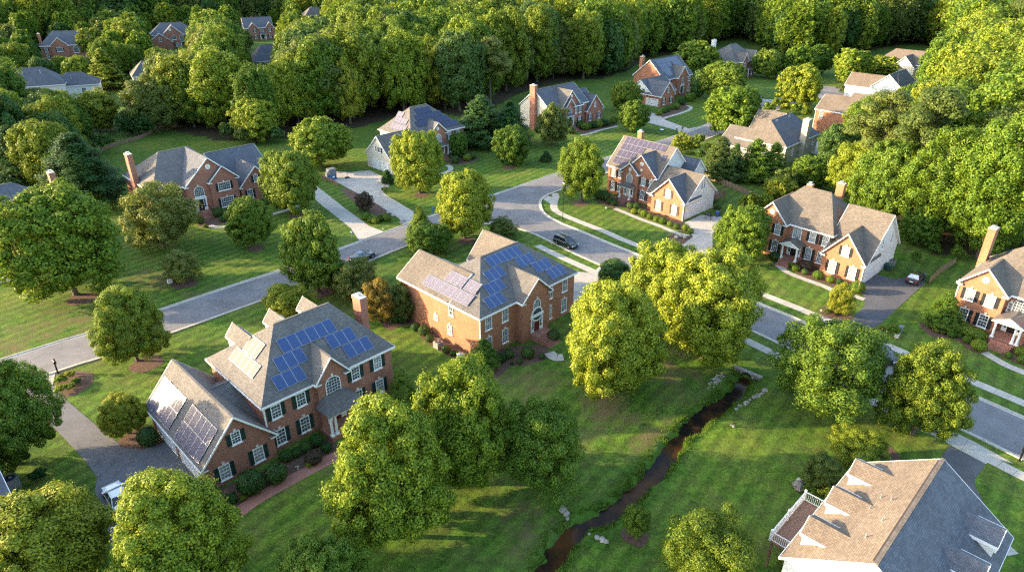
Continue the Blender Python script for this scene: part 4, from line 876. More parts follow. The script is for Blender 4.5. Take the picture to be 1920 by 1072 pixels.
# ================================================================== HOUSE H: white gable with brick chimney
Hh = House('brick_house', G(950 + 545 / 6.7, 130 + 520 / 6.7, 6.2), 45, 'brick house with cream end gable and full height brick chimney, top centre', 'brick_red', 'shingle_slate', 'shutter_black')
Hh.rf = 'shingle_slate'
Hh.vol('gx', 0, 17.0, 0, 12.2, 6.2, 11.0, ends=('siding_cream', None))
Hh.vol('gy', 4.6, 12.8, -.5, 6, 6.2, 10.6, roof='shingle_grey'); Hh.vol('gy', 5.6, 9.8, -1.1, 4, 6.2, 8.6); Hh.vol('gx', 9.5, 13.6, -1.0, 4, 6.1, 7.3)
Hh.vol('gx', 13, 23.8, 2.4, 11.5, 3.6, 8.3); Hh.vol('gy', 15.4, 23.6, -.7, 7, 3.6, 7.9)
Hh.win('f', 7.6, 4.7, -.75, 1.3, 2.2, False, True, (4, 5)); Hh.medallion(8.9, 9.0, -.16, .45); Hh.win('f', 10.5, 4.8, -.65, .6, 1.6, False); Hh.win('f', 12.2, 4.8, -.65, .95, 1.6); Hh.win('f', 12.2, 1.7, -.65, .95, 1.8)
Hh.win('f', 17.4, 1.6, -.35, .95, 1.8); Hh.win('f', 21.6, 1.6, -.35, .95, 1.8); Hh.win('f', 19.5, 5.0, -.35, .6, 1.1, False); Hh.win('f', 2.2, 4.8, .35); Hh.win('f', 2.2, 1.7, .35, .95, 1.8)
Hh.door(7.6, -.75, 1.0, 1.1, 2.2); Hh.porch(6.3, 8.9, -1.7, -.74, 3.9, False, .95, rise=.4); Hh.steps(7.6, -1.7, 7, 2.2, .3, .95, rail=True); Hh.chimney(-.2, 6.2, 12.3, 1.1, 1.9, shoulder=None); Hh.done()

# ================================================================== HOUSE G: brick gable with panel roof, top centre right
Gh = House('brick_house', G(1160 + 545 / 6.307, 70 + 510 / 6.307, 6.2), 44, 'brick house with bare brick end gable and wide field of dark panels, upper right', 'brick_orange', 'shingle_slate', 'shutter_black')
Gh.b = 'brick_orange'
Gh.vol('gx', 0, 17.2, 0, 13.6, 6.2, 12.0); Gh.vol('gy', 6.6, 13.4, -1.0, 6, 6.2, 9.8, roof='shingle_grey')
Gh.vol('gx', -11.6, 2, -3.8, 7.0, 3.4, 7.6, ends=('siding_white', None)); Gh.vol('gy', -11.9, -3.6, -7.2, 2, 3.4, 7.6, side=('brick_orange', None))
Gh.win('f', 10.0, 4.9, -.65, 1.1, 2.0, False, True, (3, 4)); Gh.win('f', 3.6, 4.9, .35); Gh.win('f', 13.4, 4.9, .35, 1, 1.6, False); Gh.win('f', 15.4, 4.9, .35, 1, 1.6, False); Gh.win('f', 13.3, 1.6, .35, 1, 1.8, False); Gh.win('f', 15.4, 1.6, .35, 1, 1.8, False)
Gh.win('f', -9.8, 1.6, -6.85, .9, 1.8); Gh.win('f', -5.6, 1.6, -6.85, .9, 1.8); Gh.win('f', -7.7, 5.0, -6.85, .8, 1.3); Gh.garage_door('l', -3.6, -11.55, 4.6, 2.2)
Gh.door(9.9, -.65, .8, 1.1, 2.3, 'door_black'); Gh.steps(9.9, -.65, 5, 2.2, 1.2, .8); Gh.chimney(1.6, 11.0, 12.6, 1.5, 1.1, 4)
sl = 5.8 / 6.8
Gh.panels('f', 6.2, sl, [(2.2, 5.05, 11, 1), (2.2, 3.65, 4, 1), (10.6, 3.65, 4, 1), (2.2, 2.25, 4, 1), (3.0, .9, 3, 1), (7.0, 3.65, 2, 1), (12.8, 2.25, 2, 1)], 'solar_dark', 0, 1.14, 1.62); Gh.done()

# ================================================================== HOUSE K: roof tinted tan for sun, slate for shade, right of centre
K = House('stucco_house', G(1350 + 760 / 7.145, 170 + 640 / 7.145, 6.2), 45, 'beige house with sun-and-shade tinted hipped roof and wide stucco chimney behind the cedars', 'siding_beige', 'shingle_tan')
K.b = 'siding_beige'
K.vol('hip', -.3, 18.5, -3.0, 10.6, 4.6, 9.3, il=3.9, ir=3.5, roof='shingle_slate', ends=('siding_cream', None))  # slate planes tinted as shaded, cream left end as sunlit
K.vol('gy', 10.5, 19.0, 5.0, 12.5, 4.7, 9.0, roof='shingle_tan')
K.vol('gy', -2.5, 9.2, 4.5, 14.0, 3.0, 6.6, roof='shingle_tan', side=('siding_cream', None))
K.roof.face([(-.3, -3.0, 4.67), (-.3, 10.6, 4.67), (3.6, 3.8, 9.36)][::-1], 'shingle_tan')  # tan face laid over the slate hip paints its sunlit side
K.chimney(8.4, -3.2, 9.9, 1.9, 1.5, -.4, 'siding_beige'); K.win('f', 4.0, 2.6, -2.65, .6, 1.6, False); K.win('f', 12.5, 2.9, -2.65, .9, 1.4, False); K.win('f', 15.5, 2.9, -2.65, .9, 1.4, False)
for k in range(3): K.vent(5 + k * .5, 3.2, 8.9, .3, .1); K.vent(11.8 + k * .5, 3.2, 8.9, .3, .1)
K.done()

# ================================================================== HOUSE M: far hip roof with white chimney
M_ = House('brick_house', G(1160 + 1635 / 6.307, 70 + 250 / 6.307, 6.2), 45, 'brick house with grey hipped roof and white chimney before the dark wood, top right', 'brick_red', 'shingle_grey', 'shutter_black')
M_.rf = 'shingle_grey'
M_.vol('hip', -16.5, 0, 0, 15.5, 6.2, 11.6, il=7.5, ir=4); M_.vol('gy', -5.2, 0.1, -.6, 7, 6.2, 9.6); M_.vol('gy', -13.2, -8.4, -1.1, 6, 6.2, 9.4); M_.vol('gx', -24, -15, 3, 14, 3.4, 7.6, 'siding_cream')
for u in (-3.9, -1.5): M_.win('f', u, 4.8, -.25, .95, 1.5); M_.win('f', u, 1.7, -.25, .95, 1.7)
M_.win('f', -10.8, 4.8, -.75, 1.2, 1.8, False, True); M_.door(-6.6, .35, .7, 1, 2.2); M_.porch(-8.2, -5.1, -1.6, .34, 3.3, False, .6); M_.chimney(-13.0, 12.5, 13.2, 1.5, 1.3, 4, 'siding_white'); M_.done()

# ================================================================== HOUSE N, O, P: far right
N_ = House('sided_house', G(1520 + 1240 / 6.307, 70 + 375 / 6.307, 5.2), -45, 'pale sided house with brown hipped roof and leaning brick end chimney, upper right', 'siding_cream', 'shingle_grey')
N_.vol('hip', -15.5, 4, 2, 15, 6.2, 10.6, il=4.5, ir=4, roof='shingle_brown'); N_.vol('gy', -8.4, 0, -1.0, 7, 5.2, 9.4, roof='shingle_grey'); N_.vol('gx', 1.5, 9.0, 1.5, 13, 4.6, 9.6, 'siding_beige', roof='shingle_grey')
N_.win('f', -4.2, 4.4, -.65, 1.2, 1.3, False); N_.win('f', -6.2, 1.6, -.65); N_.win('f', -2.2, 1.6, -.65); N_.chimney(8.9, 7.2, 11.8, .9, 1.5, -.4, 'brick_orange'); N_.done()
O_ = House('sided_house', G(1520 + 710 / 6.307, 70 + 575 / 6.307, 6.2), -45, 'bright white gabled house with slate roof half hidden by the right hand wood', 'siding_white', 'shingle_slate')
O_.b = 'siding_white'
O_.vol('gy', 0, 9.9, -.4, 14.5, 6.2, 10.4, roof='shingle_slate'); O_.vol('gx', -8.5, 4, .5, 9.5, 5.4, 9.0, roof='shingle_brown'); O_.vent(3.9, 9, 9.6, .5); O_.vent(5.9, 9, 9.6, .5); O_.vent(5.9, 5, 9.6, .5); O_.done()
P_ = House('brick_house', G(1520 + 50 / 6.307, 70 + 845 / 6.307, 6.2), -45, 'orange brick house with plain tan roof in front of the turning circle', 'brick_orange', 'shingle_brown')
P_.b = 'brick_orange'; P_.rf = 'shingle_brown'
P_.vol('gx', 0, 15, -.2, 11.5, 6.2, 9.6); P_.vol('gx', 6.5, 15.5, 2.5, 14.5, 6.3, 10.4); P_.win('f', 2.0, 4.7, .15, .9, 1.5, False); P_.corner(.33, .13, 6.0); P_.done()

# ================================================================== top left houses
def px_house(name, px, py, rot, label, brick, roof, z=6.2): return House(name, G(px, py, z), rot, label, brick, roof)
k7 = 7.144
L1 = px_house('brick_house', 60 + 275 / k7, 40 + 330 / k7, 22, 'brick house with blue grey hipped roof and big arched window, far top left', 'brick_red', 'shingle_slate')
L1.vol('hip', -5.2, 15.0, 0, 14, 6.2, 11.6, il=5, ir=4); L1.vol('gy', -1.2, 6.4, -.6, 6, 6.2, 9.6); L1.vol('gy', 11.2, 19, -.6, 9, 6.2, 10.4)
L1.win('f', -2.9, 4.4, .35, 1.0, 1.5); L1.win('f', 2.5, 4.5, -.25, 2.2, 1.5, True, grid=(6, 3)); L1.win('f', 8.7, 4.2, .35, 2.0, 2.6, False, True, (4, 4)); L1.win('f', 13.0, 4.6, -.25, 1, 1.5); L1.win('f', -2.9, 1.4, .35); L1.chimney(-5.4, 6.5, 10.8, .9, 1.5, -.4, 'brick_red'); L1.done()
k6 = 6.4
L2 = px_house('brick_house', 260 + 275 / k6, 20 + 300 / k6, 25, 'brick house with grey hipped roof and white arched window behind the bright maple, top left', 'brick_red', 'shingle_slate')
L2.vol('hip', -5.5, 16, 2, 16, 6.2, 11.2, il=6, ir=6); L2.vol('gy', 0, 10.2, -.4, 8, 6.2, 10.6, roof='shingle_grey'); L2.vol('gy', -6.5, 4.6, -3.8, 5, 3.6, 7.6)
L2.medallion(4.2, 8.7, -.05, .6); L2.win('f', 5.4, 5.0, -.05, 1.9, 2.0, False, True); L2.win('f', 8.6, 4.9, -.05, 1.3, 2.2, False, True); L2.win('f', -1.0, 4.6, -3.45, 1.0, 1.5, False); L2.win('f', 6.5, 1.5, -.05, 2, 1.5); L2.win('f', 12.5, 4.8, 2.35); L2.porch(7.8, 11, -2, -.04, 3.3, False, .5); L2.done()
L3 = px_house('brick_house', 260 + 1300 / k6, 20 + 215 / k6, 25, 'brick house with cream side wall, two gables and white portico, far top left', 'brick_red', 'shingle_slate')
L3.vol('gx', -1.6, 13.5, 0, 12, 6.2, 11.0, ends=('siding_cream', None)); L3.vol('gy', .2, 5.8, -.6, 6, 6.2, 8.8, roof='shingle_grey'); L3.vol('gy', 9.0, 14.0, -.6, 6, 6.2, 8.9, roof='shingle_grey')
for u in (3.8, 11.3): L3.win('f', u, 4.9, -.25, 1, 1.5)
L3.win('f', 7.5, 4.9, .35, 1.1, 1.7, False); L3.win('f', 11.3, 1.7, -.25); L3.win('f', 3.8, 1.7, -.25); L3.door(7.5, .35, .6, 1.1, 2.2); L3.porch(5.9, 9.1, -2, .34, 3.3, False, .5); L3.done()
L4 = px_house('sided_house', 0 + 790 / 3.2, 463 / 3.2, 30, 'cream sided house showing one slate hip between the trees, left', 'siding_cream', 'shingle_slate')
L4.b = 'siding_cream'; L4.vol('hip', 0, 14, 0, 11, 6.2, 10.6, il=4.5, ir=4.5); L4.roof.face([(0, 0, 6.27), (0, 11, 6.27), (4.5, 5.5, 10.66)][::-1], 'shingle_brown')  # brown face over the slate hip paints sunlight on its left side
L4.win('f', 2.0, 4.7, .35, 1, 1.5, False); L4.win('l', 4.5, 4.7, .35, 1, 1.5, False); L4.done()
L5 = px_house('sided_house', 260 + 1380 / k6, 20 + 618 / k6, 30, 'white sided house showing a sun-and-shade tinted hip, far side of the tall pines', 'siding_white', 'shingle_slate')
L5.b = 'siding_white'; L5.vol('hip', 0, 16, 0, 13, 6.2, 11.4, il=5, ir=5); L5.roof.face([(0, 0, 6.27), (0, 13, 6.27), (5, 6.5, 11.46)][::-1], 'shingle_brown'); L5.vent(5.5, 4.5, 10, .5); L5.vent(8, 4, 9.6, .5); L5.done()  # left hip face overlaid in brown as a painted sunlit side
L6 = px_house('sided_house', 0 + 1300 / 10.667, 110 + 515 / 10.667, 25, 'pale house with long dark slate roof and white vents, left edge near the top', 'siding_white', 'shingle_slate')
L6.b = 'siding_white'; L6.vol('hip', -27, 0, 0, 13, 6.2, 11.2, il=7, ir=6); L6.vol('hip', -4, 9.5, 3.5, 13.5, 5.0, 8.6, il=4, ir=5)
for x, y in ((-15, 4.8), (-11.5, 4.4), (-6.5, 4.4), (1.5, 6)): L6.vent(x, y, 9.6 if x < 0 else 7, .9, .12)
L6.win('f', 4.5, 3.2, 3.85, 1.2, 1.6, False); L6.done()
L7 = px_house('sided_house', 530 + 540 / 9.6, 350 / 9.6, 30, 'house roof showing as a grey hip above the wood at the top edge', 'siding_beige', 'shingle_grey')
L7.vol('hip', -6, 12, -1, 13, 6.2, 12.5, il=7, ir=7); L7.vent(1.5, 5.6, 12, .7, .15); L7.done()
# left edge houses
S1 = House('brick_house', G(20, 415, 6.2), 45, 'brick house with slate hip roof and white entry, cut by the left edge', 'brick_red', 'shingle_slate')
S1.vol('hip', -17, 8.3, 0, 12.5, 6.2, 10.9, il=6, ir=5.4); S1.vol('gy', -9, .4, -.7, 6, 6.2, 9.4)
S1.door(-3.0, -.35, 1.0, 1.2, 2.2); S1.porch(-4.6, -1.5, -1.3, -.34, 3.7, False, .95, rise=.3); S1.steps(-3.0, -1.3, 6, 3.0, 1.2, 1.0, rail=False); S1.win('f', -5.5, 4.8, -.35); S1.win('f', -1.2, 4.8, -.35); S1.chimney(8.8, 5.6, 11.6, .95, 1.6); S1.done()
S2 = House('sided_house', G(30, 947, 6.2), 45, 'house roof of dark slate shingles just entering the lower left edge', 'brick_red', 'shingle_slate')
S2.vol('gy', -13, 0, -1.5, 16, 6.2, 10.5); S2.done()
# ------------------------------------------------------------------ trees
rng = np.random.default_rng(7)
def leaf_cloud(pts, nrm, size, name, mat, elong=1.25):
    n = len(pts); nrm = nrm / (np.linalg.norm(nrm, axis=1, keepdims=True) + 1e-9)
    r = rng.normal(size=(n, 3)); u = np.cross(nrm, r); u /= (np.linalg.norm(u, axis=1, keepdims=True) + 1e-9); v = np.cross(nrm, u)
    s = size * rng.uniform(0.6, 1.35, (n, 1)); u = u * s * 0.5; v = v * s * 0.5 * elong; bend = nrm * s * 0.16
    V = np.stack([pts - v, pts + u * .9 + bend, pts + v, pts - u * .9 + bend], 1).reshape(-1, 3).astype(np.float32)
    me = bpy.data.meshes.new(name); me.vertices.add(4 * n); me.vertices.foreach_set('co', V.ravel())
    me.loops.add(4 * n); me.loops.foreach_set('vertex_index', np.arange(4 * n, dtype=np.int32)); me.polygons.add(n)
    me.polygons.foreach_set('loop_start', np.arange(0, 4 * n, 4, dtype=np.int32)); me.polygons.foreach_set('loop_total', np.full(n, 4, dtype=np.int32))
    me.update(); me.materials.append(MATS[mat]); return me
def sph(n): 
    v = rng.normal(size=(n, 3)); return v / np.linalg.norm(v, axis=1, keepdims=True)
def crown_points(kind, n, leaf):
    """unit tree: height 1, crown width 1 (scaled per tree); returns points and normals in a 1 x 1 x 1 frame"""
    P = []; N = []
    if kind in ('round', 'tall', 'loose', 'spread'):
        cz, rz, rr = {'round': (.50, .47, .5), 'tall': (.51, .475, .5), 'loose': (.51, .46, .5), 'spread': (.52, .45, .5)}[kind]
        nl = {'round': 300, 'tall': 240, 'loose': 130, 'spread': 170}[kind]; lr = {'round': .058, 'tall': .066, 'loose': .075, 'spread': .078}[kind]
        i = np.arange(nl) + .5; ph = np.arccos(1 - 1.9 * i / nl); th = np.pi * (1 + 5 ** .5) * i
        D = np.stack([np.cos(th) * np.sin(ph), np.sin(th) * np.sin(ph), np.cos(ph)], 1) + rng.normal(size=(nl, 3)) * .13; D /= np.linalg.norm(D, axis=1, keepdims=True)
        big = 1 + .20 * np.sin(3 * np.arctan2(D[:, 1], D[:, 0]) + rng.uniform(0, 6)) * np.sin(ph) + .04 * np.sin(5 * D[:, 2] + rng.uniform(0, 6))
        rad = rng.uniform(.74, 1.0, nl) * big * (.80 if kind != 'loose' else .82)
        if kind == 'loose': rad *= rng.uniform(.72, 1.12, nl)
        C = np.stack([D[:, 0] * rr * rad, D[:, 1] * rr * rad, D[:, 2] * rz * rad], 1)
        C[:, :2] *= (1 - .06 * np.clip(C[:, 2:] / rz, 0, 1)) * (1 + .12 * np.clip(-C[:, 2:] / rz, 0, .7)) ; C[:, 2] += cz
        per = n // nl
        for k in range(nl):
            r = lr * rng.uniform(.65, 1.45); d = sph(per); o = D[k] * .9 + np.array([0, 0, .35]); d = d + o * rng.uniform(0, .75); d /= np.linalg.norm(d, axis=1, keepdims=True)
            q = C[k] + d * r * rng.choice([1, 1, 1, 1, 1, 1, 1.3], (per, 1)) * rng.uniform(.66, 1.08, (per, 1)) * np.array([1, 1, .75])
            P.append(q); N.append(d + sph(per) * .5)
        m = n // 7; d = sph(m); q = d * rng.uniform(.3, .8, (m, 1)) * np.array([rr, rr, rz]) * .85; q[:, 2] += cz; P.append(q); N.append(d + sph(m))
    elif kind in ('cone', 'cedar'):
        m = 170 if kind == 'cone' else 210
        for k in range(m):
            t = (k + rng.uniform(0, 1)) / m; t = t ** 1.25; z = .08 + .9 * t; R0 = .5 * (1 - t) ** (.85 if kind == 'cone' else .7) * (1 if t > .08 else .8) * rng.uniform(.72, 1.08) + .015
            a = rng.uniform(0, 2 * np.pi); per = max(8, int(n / m * (1.5 - t))); s = rng.uniform(.2, 1.0, per) ** .6
            q = np.stack([np.cos(a) * R0 * s, np.sin(a) * R0 * s, z - .07 * s + .10 * s ** 3 + 0 * s], 1) + rng.normal(size=(per, 3)) * np.array([.032, .032, .016]) * (1.2 - .5 * t)
            P.append(q); o = np.array([np.cos(a) * .6, np.sin(a) * .6, .9]); N.append(o + sph(per) * .5)
    elif kind == 'pine':
        for k in range(46):
            t = rng.uniform(0, 1) ** .8; z = .46 + .5 * t; R0 = .46 * (1 - .75 * t ** 2) * rng.uniform(.25, 1); a = rng.uniform(0, 2 * np.pi); per = n // 46
            c = np.array([np.cos(a) * R0, np.sin(a) * R0, z]); d = sph(per); q = c + d * np.array([.12, .12, .038]) * rng.uniform(.6, 1.1, (per, 1)); P.append(q); N.append(d + np.array([0, 0, .7]) + sph(per) * .5)
    elif kind == 'ball':
        d = sph(n); bump = 1 + .06 * np.sin(7 * d[:, :1] + 1) * np.sin(6 * d[:, 1:2]) + .05 * rng.normal(size=(n, 1)) * .6
        q = d * np.array([.5, .5, .5]) * bump * rng.uniform(.86, 1.0, (n, 1)); q[:, 2] += .46; q[:, 2] = np.maximum(q[:, 2], .0); P.append(q); N.append(d + sph(n) * .45)
    elif kind == 'wild':
        for k in range(26):
            D = sph(1)[0]; D[2] = abs(D[2]) * 1.0; c = D * np.array([.36, .36, .42]) * rng.uniform(.5, 1.1); c[2] += .42; per = n // 26; d = sph(per)
            q = c + d * np.array([.13, .13, .12]) * rng.uniform(.5, 1.15, (per, 1)); q[:, 2] = np.maximum(q[:, 2], .02); P.append(q); N.append(d + sph(per) * .6)
    P = np.concatenate(P); N = np.concatenate(N)
    if kind != 'ball' and kind != 'wild':
        P[:, :2] *= .5 / np.percentile(np.hypot(P[:, 0], P[:, 1]), 95)
        lo, hi = P[:, 2].min(), P[:, 2].max(); zl = {'pine': .40}.get(kind, .035); P[:, 2] = zl + (P[:, 2] - lo) / (hi - lo) * (1 - zl)
    return P, N
CROWN = {}
def crown_mesh(kind, lod, var):
    """lod 0 near .. 3 far; reference size in metres so that leaves keep a natural shape"""
    key = (kind, lod, var)
    if key in CROWN: return CROWN[key]
    ref = {'round': (11, 13.5), 'tall': (14, 26), 'loose': (11, 13.5), 'spread': (14, 22), 'cone': (7, 12), 'cedar': (8, 13), 'pine': (11, 24), 'ball': (1.4, 1.3), 'wild': (2.6, 2.4)}[kind]
    n, s = {0: (105000, .175), 1: (55000, .24), 2: (24000, .36), 3: (9000, .60)}[lod]
    if kind in ('tall', 'spread'): n = int(n * 1.25); s *= 1.15
    if kind == 'loose': n = int(n * .62)
    if kind == 'pine': n = int(n * .55)
    if kind in ('cone', 'cedar'): s *= .72
    if kind == 'ball': n, s = (2600, .075) if lod < 2 else (900, .13)
    if kind == 'wild': n, s = (4200, .15) if lod < 2 else (1600, .24)
    p, nr = crown_points(kind, n, s); p = p * np.array([ref[0], ref[0], ref[1]])
    me = leaf_cloud(p, nr, s, 'crown_' + kind, 'leaf_green'); CROWN[key] = (me, ref); return CROWN[key]
TRUNK = {}
def trunk_mesh(kind, var):
    key = (kind, var)
    if key in TRUNK: return TRUNK[key]
    mb = MB(); rd = random.Random(var * 31 + len(kind)); h = {'round': .42, 'tall': .62, 'loose': .45, 'spread': .6, 'cone': .8, 'cedar': .8, 'pine': .93}[kind]
    # unit tree: height 1; radius for a 1 m tall tree
    z = -.03; p = Vector((0, 0, z)); r = .022 if kind in ('round', 'loose') else .017; nseg = 5
    mb.cyl((0, 0), r * 1.5, r, -.03, .03, 'bark', 8, False)
    p = Vector((0, 0, .03))
    for k in range(nseg):
        q = Vector((rd.uniform(-.012, .012) * (k + 1) * .5, rd.uniform(-.012, .012) * (k + 1) * .5, .03 + (h - .03) * (k + 1) / nseg)); r2 = r * .82; mb.bar(p, q, r, 'bark', 8, r2)
        if k >= 1 and kind not in ('cone', 'cedar'):
            for j in range(3 if kind != 'pine' else 2):
                a = rd.uniform(0, 6.283); L = rd.uniform(.10, .19) * (1 if kind != 'pine' else .6); e = q + Vector((math.cos(a) * L, math.sin(a) * L, L * rd.uniform(.5, 1.1))); mb.bar(q, e, r2 * .55, 'bark', 5, r2 * .22)
                e2 = e + Vector((math.cos(a + .7) * L * .4, math.sin(a + .7) * L * .4, L * .5)); mb.bar(e, e2, r2 * .22, 'bark', 4, r2 * .08)
        p, r = q, r2
    o = mb.build('trunk'); m = o.data; bpy.data.objects.remove(o); TRUNK[key] = m; return m
def set_mat(o, mat):
    o.material_slots[0].link = 'OBJECT'; o.material_slots[0].material = MATS[mat]
TREE_N = [0]
def tree(name, kind, mat, x, y, h, w_, label, cat='tree', group=None, lod=None, rz=None, kind2=None):
    d = depth(x, y)
    if lod is None: lod = 0 if d < 95 else 1 if d < 150 else 2 if d < 240 else 3
    TREE_N[0] += 1; var = TREE_N[0] % (3 if lod < 3 else 4) if lod else TREE_N[0] % 3
    z = gz(x, y); rz = rng.uniform(0, 6.28) if rz is None else rz
    e = empty(name, (x, y, z), rz, label, cat, group)
    me, ref = crown_mesh(kind, lod, var); c = link_mesh('crown', me, e, (0, 0, 0), 0, (w_ / ref[0] * rng.uniform(.95, 1.08), w_ / ref[0] * rng.uniform(.92, 1.05), h / ref[1])); set_mat(c, mat)
    tm = trunk_mesh(kind, var % 2); link_mesh('trunk', tm, e, (0, 0, 0), 0, (h * (.55 + .45 * w_ / h / .8), h * (.55 + .45 * w_ / h / .8), h) if kind in ('round', 'loose') else (h, h, h))
    return e
def shrub(name, kind, mat, x, y, w_, h, label, group=None, cat='shrub'):
    d = depth(x, y); me, ref = crown_mesh(kind, 0 if d < 150 else 2, int(x * 3 + y) % 2)
    o = link_mesh(name, me, None, (x, y, gz(x, y) + .01), (x * 7.3) % 6.28, (w_ / ref[0], w_ / ref[0], h / ref[1])); set_mat(o, mat); return tag(o, label, cat, group)
def solve_top(x, y, topy):
    lo, hi = 0.0, 45.0
    for _ in range(40):
        m = (lo + hi) / 2
        if proj(x, y, m)[1] > topy: lo = m
        else: hi = m
    return m
def ptree(kind, mat, bx, by, ty, wpx, label, name='tree', group=None, lod=None, cat='tree'):
    p = G(bx, by); h = solve_top(p.x, p.y, ty); w_ = wpx * depth(p.x, p.y, h * .5) / FPX
    return tree(name, kind, mat, p.x, p.y, h, w_, label, cat, group, lod)
def pshrub(kind, mat, bx, by, wpx, label, hr=.9, name='shrub', group=None):
    p = G(bx, by); w_ = wpx * depth(p.x, p.y) / FPX; return shrub(name, kind, mat, p.x, p.y, w_, w_ * hr, label, group)

